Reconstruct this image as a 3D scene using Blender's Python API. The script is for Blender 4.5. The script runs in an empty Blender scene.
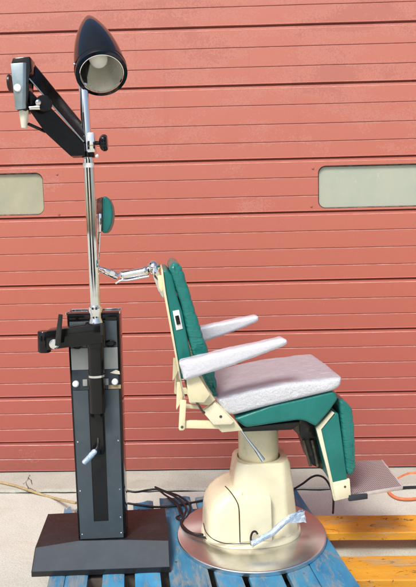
import bpy, bmesh, math, random
from mathutils import Vector, Matrix, noise
random.seed(7)
R = math.radians
scn = bpy.context.scene
col = scn.collection

# ------------------------------------------------------------------ camera
F_PX, CX, CY = 600.0, 208.0, 293.5
CAM = Vector((0, 0, 1.518))
ROT = Matrix.Rotation(R(1.3), 3, 'Z') @ Matrix.Rotation(R(84.0), 3, 'X') @ Matrix.Rotation(R(-1.25), 3, 'Z')
cd = bpy.data.cameras.new('camera'); cam = bpy.data.objects.new('camera', cd); col.objects.link(cam)
cam.matrix_world = Matrix.Translation(CAM) @ ROT.to_4x4()
cd.sensor_fit = 'VERTICAL'; cd.sensor_height = 24.0; cd.lens = F_PX / 587.0 * 24.0
cd.clip_start = 0.05; cd.clip_end = 2000
scn.camera = cam

def ray(px, py):
    return ROT @ Vector(((px - CX) / F_PX, -(py - CY) / F_PX, -1.0))
def on_plane(px, py, p0, n):
    d = ray(px, py); t = (p0 - CAM).dot(n) / d.dot(n)
    return CAM + d * t
def on_z(px, py, z): return on_plane(px, py, Vector((0, 0, z)), Vector((0, 0, 1)))
def on_y(px, py, y): return on_plane(px, py, Vector((0, y, 0)), Vector((0, 1, 0)))

def lerp_(a, b, t): return a + (b - a) * t
class Frame:
    """Upright local frame: u along the thing, lat away from the street, w up."""
    def __init__(s, o, a):
        s.o = Vector(o); s.a = a
        s.F = Vector((math.cos(a), math.sin(a), 0)); s.L = Vector((-math.sin(a), math.cos(a), 0))
    def at(s, px, py, lat):
        p = on_plane(px, py, s.o + s.L * lat, s.L) - s.o
        return Vector((p.dot(s.F), lat, p.z))
    def uw(s, px, py, lat):
        p = s.at(px, py, lat); return (p.x, p.z)
    def local(s, p):
        q = Vector(p) - s.o; return Vector((q.dot(s.F), q.dot(s.L), q.z))

# ------------------------------------------------------------------ materials
def new_mat(name):
    m = bpy.data.materials.new(name); m.use_nodes = True
    nt = m.node_tree; b = nt.nodes['Principled BSDF']
    return m, nt, b
def N(nt, t, **kw):
    n = nt.nodes.new(t)
    for k, v in kw.items():
        if k in n.inputs.keys(): n.inputs[k].default_value = v
        else: setattr(n, k, v)
    return n
def ramp(nt, src, stops):
    r = nt.nodes.new('ShaderNodeValToRGB')
    e = r.color_ramp.elements
    while len(e) < len(stops): e.new(0.5)
    for i, (p, c) in enumerate(stops):
        e[i].position = p; e[i].color = (c, c, c, 1) if not hasattr(c, '__len__') else (*c, 1)
    nt.links.new(src, r.inputs[0]); return r
def coords(nt, scale=(1, 1, 1), kind='Object', rot=(0, 0, 0)):
    tc = nt.nodes.new('ShaderNodeTexCoord'); mp = nt.nodes.new('ShaderNodeMapping')
    mp.inputs['Scale'].default_value = scale; mp.inputs['Rotation'].default_value = rot
    nt.links.new(tc.outputs[kind], mp.inputs[0]); return mp.outputs[0]
def noise_n(nt, vec, scale, detail=4, rough=0.6, dist=0.0):
    n = nt.nodes.new('ShaderNodeTexNoise')
    n.inputs['Scale'].default_value = scale; n.inputs['Detail'].default_value = detail
    n.inputs['Roughness'].default_value = rough; n.inputs['Distortion'].default_value = dist
    nt.links.new(vec, n.inputs['Vector']); return n.outputs['Fac']
def mix(nt, fac, a, b, mode='MIX'):
    m = nt.nodes.new('ShaderNodeMix'); m.data_type = 'RGBA'; m.blend_type = mode
    for s, v in (('A', a), ('B', b)):
        i = [x for x in m.inputs if x.name == s and x.type == 'RGBA'][0]
        if hasattr(v, 'is_output') or hasattr(v, 'links'): nt.links.new(v, i)
        else: i.default_value = (*v, 1)
    if hasattr(fac, 'links'): nt.links.new(fac, m.inputs[0])
    else: m.inputs[0].default_value = fac
    return [o for o in m.outputs if o.type == 'RGBA'][0]
def bump(nt, b, h, strength=0.3, dist=0.005):
    n = nt.nodes.new('ShaderNodeBump'); n.inputs['Strength'].default_value = strength
    n.inputs['Distance'].default_value = dist
    nt.links.new(h, n.inputs['Height']); nt.links.new(n.outputs[0], b.inputs['Normal']); return n
def mathn(nt, op, a, b):
    m = nt.nodes.new('ShaderNodeMath'); m.operation = op
    for i, v in enumerate((a, b)):
        if hasattr(v, 'links'): nt.links.new(v, m.inputs[i])
        else: m.inputs[i].default_value = v
    return m.outputs[0]

def simple(name, c, rough=0.5, metal=0.0, var=0.12, vscale=9, bmp=0.0, bscale=120, coat=0.0, spec=0.5, dirt=0.0, dirtcol=(0.12, 0.1, 0.07)):
    m, nt, b = new_mat(name)
    v = coords(nt)
    n = noise_n(nt, v, vscale, 5)
    r = ramp(nt, n, [(0.3, tuple(x * (1 - var) for x in c)), (0.7, tuple(min(1, x * (1 + var)) for x in c))])
    out = r.outputs[0]
    if dirt > 0:
        d = ramp(nt, noise_n(nt, v, 22, 8, 0.7), [(0.52, 0.0), (0.75, dirt)])
        out = mix(nt, d.outputs[0], out, dirtcol)
    nt.links.new(out, b.inputs['Base Color'])
    rr = ramp(nt, noise_n(nt, v, 30, 6), [(0.3, max(0.02, rough * 0.75)), (0.75, min(1, rough * 1.3))])
    nt.links.new(rr.outputs[0], b.inputs['Roughness'])
    b.inputs['Metallic'].default_value = metal
    b.inputs['Specular IOR Level'].default_value = spec
    b.inputs['Coat Weight'].default_value = coat
    if bmp: bump(nt, b, noise_n(nt, v, bscale, 4), bmp, 0.003)
    return m

M = {}
M['black'] = simple('black_gloss', (0.007, 0.007, 0.007), 0.09, var=0.3, bmp=0.015, bscale=40, spec=0.35)
M['arm_black'] = simple('arm_black', (0.007, 0.006, 0.006), 0.27, var=0.3, bmp=0.03, bscale=90, spec=0.35, dirt=0.08, dirtcol=(0.12, 0.09, 0.07))
M['ramp'] = simple('ramp_sky_sheen', (0.066, 0.086, 0.100), 0.45, var=0.10, bmp=0.06, bscale=380, dirt=0.12, dirtcol=(0.2, 0.2, 0.19))  # sky reflection on the black ramp, put into the colour
M['black_satin'] = simple('black_satin', (0.012, 0.012, 0.012), 0.35, dirt=0.25, dirtcol=(0.1, 0.09, 0.08), bmp=0.05)
M['lamp_black'] = simple('lamp_black', (0.004, 0.004, 0.004), 0.06, var=0.2)
M['laminate'] = simple('black_laminate', (0.014, 0.015, 0.017), 0.28, var=0.25, bmp=0.05, bscale=260, dirt=0.2, dirtcol=(0.07, 0.065, 0.06))
M['panel'] = simple('slate_panel', (0.054, 0.074, 0.088), 0.42, var=0.12, bmp=0.04, bscale=300, dirt=0.12, dirtcol=(0.2, 0.2, 0.19))
M['panel_dark'] = simple('slate_panel_dark', (0.028, 0.042, 0.055), 0.4, bmp=0.04, bscale=300)
M['panel_light'] = simple('grey_faceplate', (0.36, 0.38, 0.36), 0.38, metal=0.3, var=0.1)
M['slot'] = simple('slot_black', (0.004, 0.004, 0.004), 0.5)
M['chrome'] = simple('chrome', (0.84, 0.82, 0.78), 0.05, metal=1.0, var=0.06, dirt=0.35, dirtcol=(0.35, 0.27, 0.16))
M['chrome_clean'] = simple('chrome_clean', (0.88, 0.87, 0.86), 0.045, metal=1.0, var=0.04)
M['steel_blue'] = simple('brushed_blue_steel', (0.36, 0.45, 0.48), 0.32, metal=0.6, var=0.2, dirt=0.4, dirtcol=(0.4, 0.33, 0.18))
M['ivory'] = simple('ivory_plastic', (0.74, 0.70, 0.55), 0.35, var=0.08, dirt=0.15)
M['cream'] = simple('cream_enamel', (0.86, 0.805, 0.57), 0.26, var=0.03, vscale=4, bmp=0.03, bscale=50, dirt=0.10, dirtcol=(0.45, 0.36, 0.2), coat=0.2)
M['cream_aged'] = simple('cream_enamel_aged', (0.82, 0.745, 0.48), 0.30, var=0.07, vscale=6, bmp=0.03, dirt=0.25, dirtcol=(0.32, 0.24, 0.12))
M['white'] = simple('white_plastic', (0.80, 0.80, 0.77), 0.35, var=0.04)
M['tread_trim'] = simple('aluminium_trim', (0.72, 0.71, 0.70), 0.4, metal=0.5, var=0.1, dirt=0.3)
M['lens_white'] = simple('knob_white', (0.82, 0.84, 0.84), 0.2, var=0.04, coat=0.4)
M['bare_rust'] = simple('greasy_steel', (0.11, 0.095, 0.07), 0.45, metal=0.6, var=0.5, vscale=25, dirt=0.7, dirtcol=(0.45, 0.34, 0.14))
M['grease_black'] = simple('greasy_black', (0.010, 0.009, 0.008), 0.35, var=0.5, vscale=30, dirt=0.6, dirtcol=(0.25, 0.18, 0.07), bmp=0.3, bscale=60)
M['cable'] = simple('black_rubber', (0.014, 0.014, 0.015), 0.42, bmp=0.05)
M['orange_hose'] = simple('orange_hose', (0.66, 0.20, 0.075), 0.5, var=0.15, vscale=30, dirt=0.2)
M['rope'] = simple('tan_cord', (0.42, 0.32, 0.16), 0.8, var=0.25, vscale=60)
M['rawwood'] = simple('splintered_wood', (0.42, 0.31, 0.18), 0.85, var=0.35, vscale=30, bmp=0.5, bscale=80)
M['bolt'] = simple('painted_bolt', (0.36, 0.12, 0.09), 0.5, var=0.3)
M['bulb'] = simple('frosted_bulb', (0.95, 0.93, 0.84), 0.22, var=0.03, coat=0.3)
M['reflector'] = simple('lamp_reflector', (0.96, 0.94, 0.85), 0.24, metal=0.5, var=0.02, vscale=5)
M['pattern'] = simple('corroded_bracket', (0.26, 0.11, 0.08), 0.35, metal=0.3, var=0.5, vscale=60, dirt=1.0, dirtcol=(0.78, 0.75, 0.68))
M['pallet_dark'] = simple('pallet_underside', (0.09, 0.075, 0.06), 0.9, var=0.3)

def vinyl():
    m, nt, b = new_mat('teal_vinyl'); v = coords(nt)
    n = noise_n(nt, v, 6, 5)
    r = ramp(nt, n, [(0.3, (0.010, 0.158, 0.135)), (0.7, (0.018, 0.212, 0.185))])
    g = ramp(nt, noise_n(nt, v, 26, 8, 0.7), [(0.55, 0.0), (0.8, 0.35)])
    nt.links.new(mix(nt, g.outputs[0], r.outputs[0], (0.05, 0.25, 0.2)), b.inputs['Base Color'])
    b.inputs['Roughness'].default_value = 0.34; b.inputs['Specular IOR Level'].default_value = 0.38
    w = noise_n(nt, coords(nt, (1, 1, 1)), 9, 3, 0.5, 0.6)
    f = noise_n(nt, v, 420, 2)
    h = mathn(nt, 'ADD', mathn(nt, 'MULTIPLY', w, 1.0), mathn(nt, 'MULTIPLY', f, 0.03))
    bump(nt, b, h, 0.35, 0.02)
    return m
M['vinyl'] = vinyl()
def vinyl_tucked(nm, slope, freq):
    m = M['vinyl'].copy(); m.name = nm; nt = m.node_tree; b = nt.nodes['Principled BSDF']
    v = coords(nt, (0.6, 1, 1), rot=(0, slope, 0))
    mp = nt.nodes.new('ShaderNodeMapping'); mp.inputs['Scale'].default_value = (9, 9, freq); nt.links.new(v, mp.inputs[0])
    n = noise_n(nt, mp.outputs[0], 1.0, 3, 0.55, 0.9)
    r = ramp(nt, n, [(0.40, 0.0), (0.50, 1.0), (0.62, 0.15)])
    old = [x for x in nt.nodes if x.type == 'BUMP'][0]
    nb = nt.nodes.new('ShaderNodeBump'); nb.inputs['Strength'].default_value = 0.28; nb.inputs['Distance'].default_value = 0.008
    nt.links.new(r.outputs[0], nb.inputs['Height']); nt.links.new(old.outputs[0], nb.inputs['Normal']); nt.links.new(nb.outputs[0], b.inputs['Normal'])
    b.inputs['Roughness'].default_value = 0.2; b.inputs['Specular IOR Level'].default_value = 0.5
    return m
M['vinyl_back'] = vinyl_tucked('teal_vinyl_tucked', R(-15), 24)

def plastic_cover(name, base, scale, top, amt=0.4, bstr=0.3, side=(0.76, 0.78, 0.81)):
    m, nt, b = new_mat(name); v = coords(nt)
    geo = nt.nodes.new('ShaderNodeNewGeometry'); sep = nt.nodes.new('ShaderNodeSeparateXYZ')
    n0 = noise_n(nt, v, 7, 4)
    r = ramp(nt, n0, [(0.3, tuple(x * .92 for x in base)), (0.7, base)])
    wv = ramp(nt, noise_n(nt, coords(nt, (1.0, 2.2, 1.5)), scale, 7, 0.68, 0.5), [(0.36, 0.0), (0.5, 1.0), (0.64, 0.05)])
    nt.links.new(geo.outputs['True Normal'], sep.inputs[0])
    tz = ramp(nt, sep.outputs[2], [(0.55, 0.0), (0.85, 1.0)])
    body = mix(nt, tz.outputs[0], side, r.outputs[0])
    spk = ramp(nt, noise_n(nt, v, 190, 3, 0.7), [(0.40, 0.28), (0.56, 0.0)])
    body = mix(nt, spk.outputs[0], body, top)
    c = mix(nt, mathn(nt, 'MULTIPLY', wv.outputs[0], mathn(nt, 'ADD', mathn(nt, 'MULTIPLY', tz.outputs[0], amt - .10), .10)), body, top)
    nt.links.new(c, b.inputs['Base Color'])
    b.inputs['Roughness'].default_value = 0.36
    b.inputs['Coat Weight'].default_value = 0.5; b.inputs['Coat Roughness'].default_value = 0.12
    h = mathn(nt, 'ADD', wv.outputs[0], mathn(nt, 'MULTIPLY', noise_n(nt, v, scale * .35, 4, 0.6, 1.0), 1.4))
    bump(nt, b, h, bstr, 0.006)
    return m
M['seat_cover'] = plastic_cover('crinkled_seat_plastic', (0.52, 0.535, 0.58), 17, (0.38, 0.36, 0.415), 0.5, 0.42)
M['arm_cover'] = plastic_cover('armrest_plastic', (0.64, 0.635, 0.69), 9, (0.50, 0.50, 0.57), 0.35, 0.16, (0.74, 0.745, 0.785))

def film():
    m, nt, b = new_mat('clear_wrap_film'); v = coords(nt, (1, 1, 1))
    n = noise_n(nt, v, 16, 4, 0.65, 1.5); f = noise_n(nt, v, 60, 4, 0.7, 2.0)
    r = ramp(nt, mathn(nt, 'ADD', mathn(nt, 'MULTIPLY', n, .7), mathn(nt, 'MULTIPLY', f, .3)), [(0.34, (0.30, 0.42, 0.56)), (0.47, (0.46, 0.62, 0.78)), (0.62, (0.76, 0.83, 0.90))])
    nt.links.new(r.outputs[0], b.inputs['Base Color']); b.inputs['Roughness'].default_value = 0.12
    b.inputs['Metallic'].default_value = 0.35; b.inputs['Coat Weight'].default_value = 0.5
    bump(nt, b, f, 0.6, 0.006); return m
M['film'] = film()

def brushed():
    m, nt, b = new_mat('spun_aluminium')
    v = coords(nt)
    sx = nt.nodes.new('ShaderNodeSeparateXYZ'); nt.links.new(v, sx.inputs[0])
    rad = mathn(nt, 'SQRT', mathn(nt, 'ADD', mathn(nt, 'MULTIPLY', sx.outputs[0], sx.outputs[0]), mathn(nt, 'MULTIPLY', sx.outputs[1], sx.outputs[1])), 0)
    cm = nt.nodes.new('ShaderNodeCombineXYZ'); nt.links.new(rad, cm.inputs[0])
    rings = noise_n(nt, cm.outputs[0], 500, 3)
    blot = noise_n(nt, v, 11, 7, 0.65)
    c = ramp(nt, blot, [(0.3, (0.66, 0.65, 0.64)), (0.62, (0.80, 0.79, 0.78))])
    st = ramp(nt, noise_n(nt, v, 55, 8, 0.75), [(0.58, 0.0), (0.75, 0.5)])
    nt.links.new(mix(nt, st.outputs[0], c.outputs[0], (0.38, 0.34, 0.31)), b.inputs['Base Color'])
    b.inputs['Metallic'].default_value = 1.0
    rr = ramp(nt, blot, [(0.3, 0.40), (0.7, 0.30)]); nt.links.new(rr.outputs[0], b.inputs['Roughness'])
    b.inputs['Anisotropic'].default_value = 0.85
    tg = nt.nodes.new('ShaderNodeTangent'); tg.direction_type = 'RADIAL'; tg.axis = 'Z'
    nt.links.new(tg.outputs[0], b.inputs['Tangent'])
    bump(nt, b, rings, 0.03, 0.001)
    return m
M['brushed'] = brushed()

def mesh_plate():
    m, nt, b = new_mat('perforated_foot_tread')
    v = coords(nt, (1, 1, 1), rot=(0, 0, R(45)))
    sx = nt.nodes.new('ShaderNodeSeparateXYZ'); nt.links.new(v, sx.inputs[0])
    k = 2 * math.pi / 0.0115
    a = mathn(nt, 'SINE', mathn(nt, 'MULTIPLY', sx.outputs[0], k), 0)
    c = mathn(nt, 'SINE', mathn(nt, 'MULTIPLY', sx.outputs[1], k), 0)
    p = mathn(nt, 'MULTIPLY', a, c)
    q = ramp(nt, mathn(nt, 'ADD', mathn(nt, 'MULTIPLY', p, 0.5), 0.5), [(0.42, (0.17, 0.125, 0.13)), (0.60, (0.60, 0.56, 0.56))])
    nt.links.new(q.outputs[0], b.inputs['Base Color']); b.inputs['Roughness'].default_value = 0.45
    b.inputs['Metallic'].default_value = 0.35
    bump(nt, b, p, 0.5, 0.003); return m
M['tread'] = mesh_plate()

def door_mat():
    m, nt, b = new_mat('faded_red_door_paint')
    tc = nt.nodes.new('ShaderNodeTexCoord'); v = tc.outputs['Object']
    sx = nt.nodes.new('ShaderNodeSeparateXYZ'); nt.links.new(v, sx.inputs[0])
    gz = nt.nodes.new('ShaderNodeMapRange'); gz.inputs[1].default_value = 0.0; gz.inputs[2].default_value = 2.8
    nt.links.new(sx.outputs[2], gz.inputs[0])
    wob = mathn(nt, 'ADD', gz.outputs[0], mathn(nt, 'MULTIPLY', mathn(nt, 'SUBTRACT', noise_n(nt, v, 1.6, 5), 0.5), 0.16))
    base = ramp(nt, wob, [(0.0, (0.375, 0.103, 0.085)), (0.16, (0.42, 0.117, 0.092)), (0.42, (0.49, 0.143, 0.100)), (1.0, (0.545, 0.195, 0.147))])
    # chalky old coat showing where the top coat has flaked, mostly high up
    vs = coords(nt, (0.7, 1, 1.7))
    big = noise_n(nt, vs, 3.1, 4, 0.6)
    fl = noise_n(nt, v, 95, 9, 0.75, 0.3)
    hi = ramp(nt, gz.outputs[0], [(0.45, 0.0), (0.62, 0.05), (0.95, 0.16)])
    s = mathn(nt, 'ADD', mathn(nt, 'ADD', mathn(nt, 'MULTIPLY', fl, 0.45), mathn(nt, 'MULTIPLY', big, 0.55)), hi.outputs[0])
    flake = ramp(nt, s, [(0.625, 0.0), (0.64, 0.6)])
    flk2 = ramp(nt, s, [(0.665, 0.0), (0.685, 0.48)])
    c = mix(nt, flake.outputs[0], base.outputs[0], (0.58, 0.245, 0.19))
    c = mix(nt, flk2.outputs[0], c, (0.40, 0.125, 0.095))
    # long horizontal rub marks and pale chips
    st = ramp(nt, noise_n(nt, coords(nt, (0.9, 1, 16)), 7, 6, 0.7), [(0.60, 0.0), (0.80, 0.30)])
    c = mix(nt, st.outputs[0], c, (0.62, 0.30, 0.24))
    drp = ramp(nt, noise_n(nt, coords(nt, (9, 1, 0.35)), 2.0, 6, 0.65), [(0.58, 0.0), (0.80, 0.30)])
    c = mix(nt, drp.outputs[0], c, (0.36, 0.12, 0.09))
    ch = ramp(nt, noise_n(nt, coords(nt, (1.0, 1, 2.6)), 31, 4, 0.6), [(0.745, 0.0), (0.76, 0.8)])
    c = mix(nt, ch.outputs[0], c, (0.68, 0.60, 0.54))
    # splash dirt near the ground
    gr = ramp(nt, gz.outputs[0], [(0.0, 0.75), (0.09, 0.0)])
    dn = ramp(nt, noise_n(nt, coords(nt, (1, 1, 2)), 26, 8, 0.75), [(0.4, 0.0), (0.7, 1.0)])
    c = mix(nt, mathn(nt, 'MULTIPLY', gr.outputs[0], dn.outputs[0]), c, (0.20, 0.11, 0.085))
    nt.links.new(c, b.inputs['Base Color'])
    b.inputs['Roughness'].default_value = 0.62; b.inputs['Specular IOR Level'].default_value = 0.3
    h = mathn(nt, 'ADD', mathn(nt, 'MULTIPLY', flake.outputs[0], 0.6), mathn(nt, 'MULTIPLY', noise_n(nt, v, 60, 6, 0.7), 0.8))
    bump(nt, b, h, 0.28, 0.004)
    return m
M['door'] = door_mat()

def edge_mat():
    m, nt, b = new_mat('rubbed_door_edge'); v = coords(nt, (1.5, 1, 6))
    n = noise_n(nt, v, 9, 8, 0.75)
    r = ramp(nt, n, [(0.36, (0.50, 0.18, 0.145)), (0.52, (0.58, 0.30, 0.25)), (0.72, (0.70, 0.55, 0.50))])
    nt.links.new(r.outputs[0], b.inputs['Base Color']); b.inputs['Roughness'].default_value = .6; return m
M['door_edge'] = edge_mat()
def pane_mat(name, c1, c2):
    m, nt, b = new_mat(name); v = coords(nt)
    n = noise_n(nt, coords(nt, (1.4, 1, 1)), 3.0, 4)
    r = ramp(nt, n, [(0.32, c1), (0.68, c2)])
    sc = ramp(nt, noise_n(nt, coords(nt, (1, 1, 1)), 5, 2, 0.4, 5.0), [(0.497, 0.0), (0.50, 0.35), (0.503, 0.0)])
    c = mix(nt, sc.outputs[0], r.outputs[0], (0.75, 0.78, 0.7))
    dr = ramp(nt, noise_n(nt, v, 70, 8, 0.8), [(0.55, 0.0), (0.8, 0.35)])
    c = mix(nt, dr.outputs[0], c, (0.52, 0.5, 0.4))
    nt.links.new(c, b.inputs['Base Color']); b.inputs['Roughness'].default_value = 0.3
    b.inputs['Specular IOR Level'].default_value = 0.35
    return m
M['pane_green'] = pane_mat('clouded_pane_green', (0.40, 0.46, 0.38), (0.47, 0.49, 0.39))
M['pane_tan'] = pane_mat('clouded_pane_tan', (0.36, 0.37, 0.27), (0.48, 0.45, 0.32))
M['gasket'] = simple('dried_gasket', (0.09, 0.075, 0.06), 0.8, var=0.6, vscale=40, dirt=0.6, dirtcol=(0.5, 0.22, 0.15))

def concrete(name, c1, c2, stain):
    m, nt, b = new_mat(name); v = coords(nt)
    a = noise_n(nt, v, 2.2, 6, 0.6)
    r = ramp(nt, a, [(0.3, c1), (0.68, c2)])
    sp = ramp(nt, noise_n(nt, v, 130, 6, 0.8), [(0.40, 0.55), (0.52, 0.0)])
    c = mix(nt, sp.outputs[0], r.outputs[0], tuple(x * 0.6 for x in c1))
    w = ramp(nt, noise_n(nt, v, 210, 3, 0.7), [(0.60, 0.0), (0.72, 0.5)])
    c = mix(nt, w.outputs[0], c, (0.72, 0.69, 0.62))
    s = ramp(nt, noise_n(nt, coords(nt, (0.8, 1.6, 1)), 4.5, 8, 0.7, 0.8), [(0.52, 0.0), (0.72, 0.6)])
    c = mix(nt, s.outputs[0], c, stain)
    nt.links.new(c, b.inputs['Base Color']); b.inputs['Roughness'].default_value = 0.85
    h = mathn(nt, 'ADD', noise_n(nt, v, 140, 6, 0.75), mathn(nt, 'MULTIPLY', noise_n(nt, v, 14, 4), 1.5))
    bump(nt, b, h, 0.4, 0.006); return m
M['ground'] = concrete('weathered_concrete', (0.56, 0.575, 0.51), (0.68, 0.70, 0.63), (0.55, 0.50, 0.39))
M['sill'] = concrete('rough_sill_concrete', (0.44, 0.45, 0.385), (0.56, 0.57, 0.50), (0.36, 0.33, 0.26))
M['crack'] = simple('crack_dirt', (0.03, 0.026, 0.02), 0.95, var=0.5, vscale=30)

def paint_wood(name, c1, c2, wood, dark, along, wear=0.58, dk=0.66):
    m, nt, b = new_mat(name)
    tc = nt.nodes.new('ShaderNodeTexCoord')
    oi = nt.nodes.new('ShaderNodeObjectInfo')
    ad = nt.nodes.new('ShaderNodeVectorMath'); ad.operation = 'ADD'
    sc = nt.nodes.new('ShaderNodeVectorMath'); sc.operation = 'SCALE'; sc.inputs['Scale'].default_value = 13.0
    cmb = nt.nodes.new('ShaderNodeCombineXYZ')
    for i in range(3): nt.links.new(oi.outputs['Random'], cmb.inputs[i])
    nt.links.new(cmb.outputs[0], sc.inputs[0]); nt.links.new(tc.outputs['Object'], ad.inputs[0]); nt.links.new(sc.outputs[0], ad.inputs[1])
    def vec(s):
        mp = nt.nodes.new('ShaderNodeMapping'); mp.inputs['Scale'].default_value = s
        nt.links.new(ad.outputs[0], mp.inputs[0]); return mp.outputs[0]
    gs = (1, 9, 9) if along == 'X' else (9, 1, 9)
    mid = (1, 2.6, 2.6) if along == 'X' else (2.6, 1, 2.6)
    g = noise_n(nt, vec(gs), 6, 7, 0.7)
    r = ramp(nt, noise_n(nt, vec(mid), 4, 5), [(0.3, c1), (0.7, c2)])
    wmask = mathn(nt, 'ADD', mathn(nt, 'MULTIPLY', noise_n(nt, vec(mid), 5, 9, 0.75, 0.4), 0.7), mathn(nt, 'MULTIPLY', g, 0.3))
    w = ramp(nt, wmask, [(wear - 0.03, 0.0), (wear + 0.05, 0.85)])
    wd = ramp(nt, g, [(0.3, tuple(x * .65 for x in wood)), (0.7, wood)])
    tone = nt.nodes.new('ShaderNodeMapRange'); tone.inputs[3].default_value = 0.72; tone.inputs[4].default_value = 1.12
    nt.links.new(oi.outputs['Random'], tone.inputs[0])
    rt = nt.nodes.new('ShaderNodeVectorMath'); rt.operation = 'SCALE'; nt.links.new(r.outputs[0], rt.inputs[0]); nt.links.new(tone.outputs[0], rt.inputs['Scale'])
    c = mix(nt, w.outputs[0], rt.outputs[0], wd.outputs[0])
    k = ramp(nt, noise_n(nt, vec((2.2, 4, 4) if along == 'X' else (4, 2.2, 4)), 7, 9, 0.8, 0.8), [(dk, 0.0), (dk + .03, 0.9)])
    c = mix(nt, k.outputs[0], c, dark)
    cr = ramp(nt, noise_n(nt, vec((0.7, 26, 10) if along == 'X' else (26, 0.7, 10)), 3, 5, 0.6), [(0.30, 0.7), (0.35, 0.0)])
    c = mix(nt, cr.outputs[0], c, dark)
    nt.links.new(c, b.inputs['Base Color']); b.inputs['Roughness'].default_value = 0.62
    h = mathn(nt, 'ADD', g, mathn(nt, 'MULTIPLY', w.outputs[0], -0.6)); bump(nt, b, h, 0.5, 0.004)
    return m
M['blue'] = paint_wood('blue_pallet_paint', (0.020, 0.190, 0.40), (0.085, 0.36, 0.58), (0.27, 0.31, 0.32), (0.03, 0.06, 0.10), 'Y', 0.515, 0.625)
M['orange'] = paint_wood('orange_pallet_paint', (0.62, 0.265, 0.020), (0.80, 0.39, 0.035), (0.58, 0.40, 0.20), (0.05, 0.03, 0.018), 'X', 0.535, 0.575)

# ------------------------------------------------------------------ mesh helpers
def finish(bm, name, m, parent=None, smooth=40, loc=None, rot=None):
    bmesh.ops.remove_doubles(bm, verts=bm.verts, dist=1e-6)
    bmesh.ops.recalc_face_normals(bm, faces=bm.faces)
    me = bpy.data.meshes.new(name); bm.to_mesh(me); bm.free()
    if smooth:
        for p in me.polygons: p.use_smooth = True
        me.set_sharp_from_angle(angle=R(smooth))
    o = bpy.data.objects.new(name, me); col.objects.link(o)
    me.materials.append(m)
    if parent: o.parent = parent
    if loc is not None: o.location = loc
    if rot is not None: o.rotation_euler = rot
    return o
def thing(name, label, cat, loc=(0, 0, 0), rz=0, group=None):
    o = bpy.data.objects.new(name, None); col.objects.link(o); o.location = loc; o.rotation_euler = (0, 0, rz)
    o.empty_display_size = 0.1
    tag(o, label, cat, group); return o
def tag(o, label, cat, group=None):
    o['label'] = label; o['category'] = cat
    if group: o['group'] = group
    return o
def struct(o): o['kind'] = 'structure'; return o

def bx(bm, c, s, rot=None, bev=0.0, seg=2):
    r = bmesh.ops.create_cube(bm, size=1.0)
    vs = r['verts']
    mt = Matrix.Translation(Vector(c)) @ (rot.to_4x4() if rot else Matrix.Identity(4)) @ Matrix.Diagonal((*s, 1))
    bmesh.ops.transform(bm, matrix=mt, verts=vs)
    if bev > 0:
        es = list({e for v in vs for e in v.link_edges})
        bmesh.ops.bevel(bm, geom=es, offset=bev, segments=seg, profile=0.5, affect='EDGES')
def prism(bm, pts, y0, y1, bev=0.0, seg=2):
    """polygon in (u, w) extruded along lat from y0 to y1"""
    a = [bm.verts.new((p[0], y0, p[1])) for p in pts]; b = [bm.verts.new((p[0], y1, p[1])) for p in pts]
    n = len(pts); fs = [bm.faces.new(a), bm.faces.new(b[::-1])]
    for i in range(n): fs.append(bm.faces.new((a[i], b[i], b[(i + 1) % n], a[(i + 1) % n])))
    if bev > 0:
        es = list({e for f in fs for e in f.edges})
        bmesh.ops.bevel(bm, geom=es, offset=bev, segments=seg, profile=0.5, affect='EDGES', clamp_overlap=True)
def hexa(bm, v8, bev=0.0):
    vs = [bm.verts.new(v) for v in v8]
    fs = [bm.faces.new([vs[i] for i in q]) for q in ((0, 1, 2, 3), (7, 6, 5, 4), (0, 4, 5, 1), (1, 5, 6, 2), (2, 6, 7, 3), (3, 7, 4, 0))]
    if bev > 0:
        es = list({e for f in fs for e in f.edges})
        bmesh.ops.bevel(bm, geom=es, offset=bev, segments=2, profile=0.5, affect='EDGES')
def tube(bm, path, rad, seg=14, caps=True, flat=None):
    path = [Vector(p) for p in path]; n = len(path)
    rads = rad if isinstance(rad, (list, tuple)) else [rad] * n
    rings = []; up = None
    for i, p in enumerate(path):
        t = (path[min(n - 1, i + 1)] - path[max(0, i - 1)]).normalized()
        if up is None:
            up = Vector((0, 0, 1)) if abs(t.z) < 0.9 else Vector((1, 0, 0))
        s = t.cross(up).normalized(); up = s.cross(t).normalized()
        ring = []
        for k in range(seg):
            an = 2 * math.pi * k / seg
            fa = flat if flat else 1.0
            ring.append(bm.verts.new(p + (s * math.cos(an) * fa + up * math.sin(an)) * rads[i]))
        rings.append(ring)
    for a, b in zip(rings, rings[1:]):
        for k in range(seg): bm.faces.new((a[k], a[(k + 1) % seg], b[(k + 1) % seg], b[k]))
    if caps: bm.faces.new(rings[0][::-1]); bm.faces.new(rings[-1])
def spline(pts, n=8):
    pts = [Vector(p) for p in pts]; out = []
    for i in range(len(pts) - 1):
        p0 = pts[max(0, i - 1)]; p1 = pts[i]; p2 = pts[i + 1]; p3 = pts[min(len(pts) - 1, i + 2)]
        for k in range(n):
            t = k / n
            out.append(0.5 * ((2 * p1) + (p2 - p0) * t + (2 * p0 - 5 * p1 + 4 * p2 - p3) * t * t + (3 * p1 - p0 - 3 * p2 + p3) * t ** 3))
    out.append(pts[-1]); return out
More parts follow.
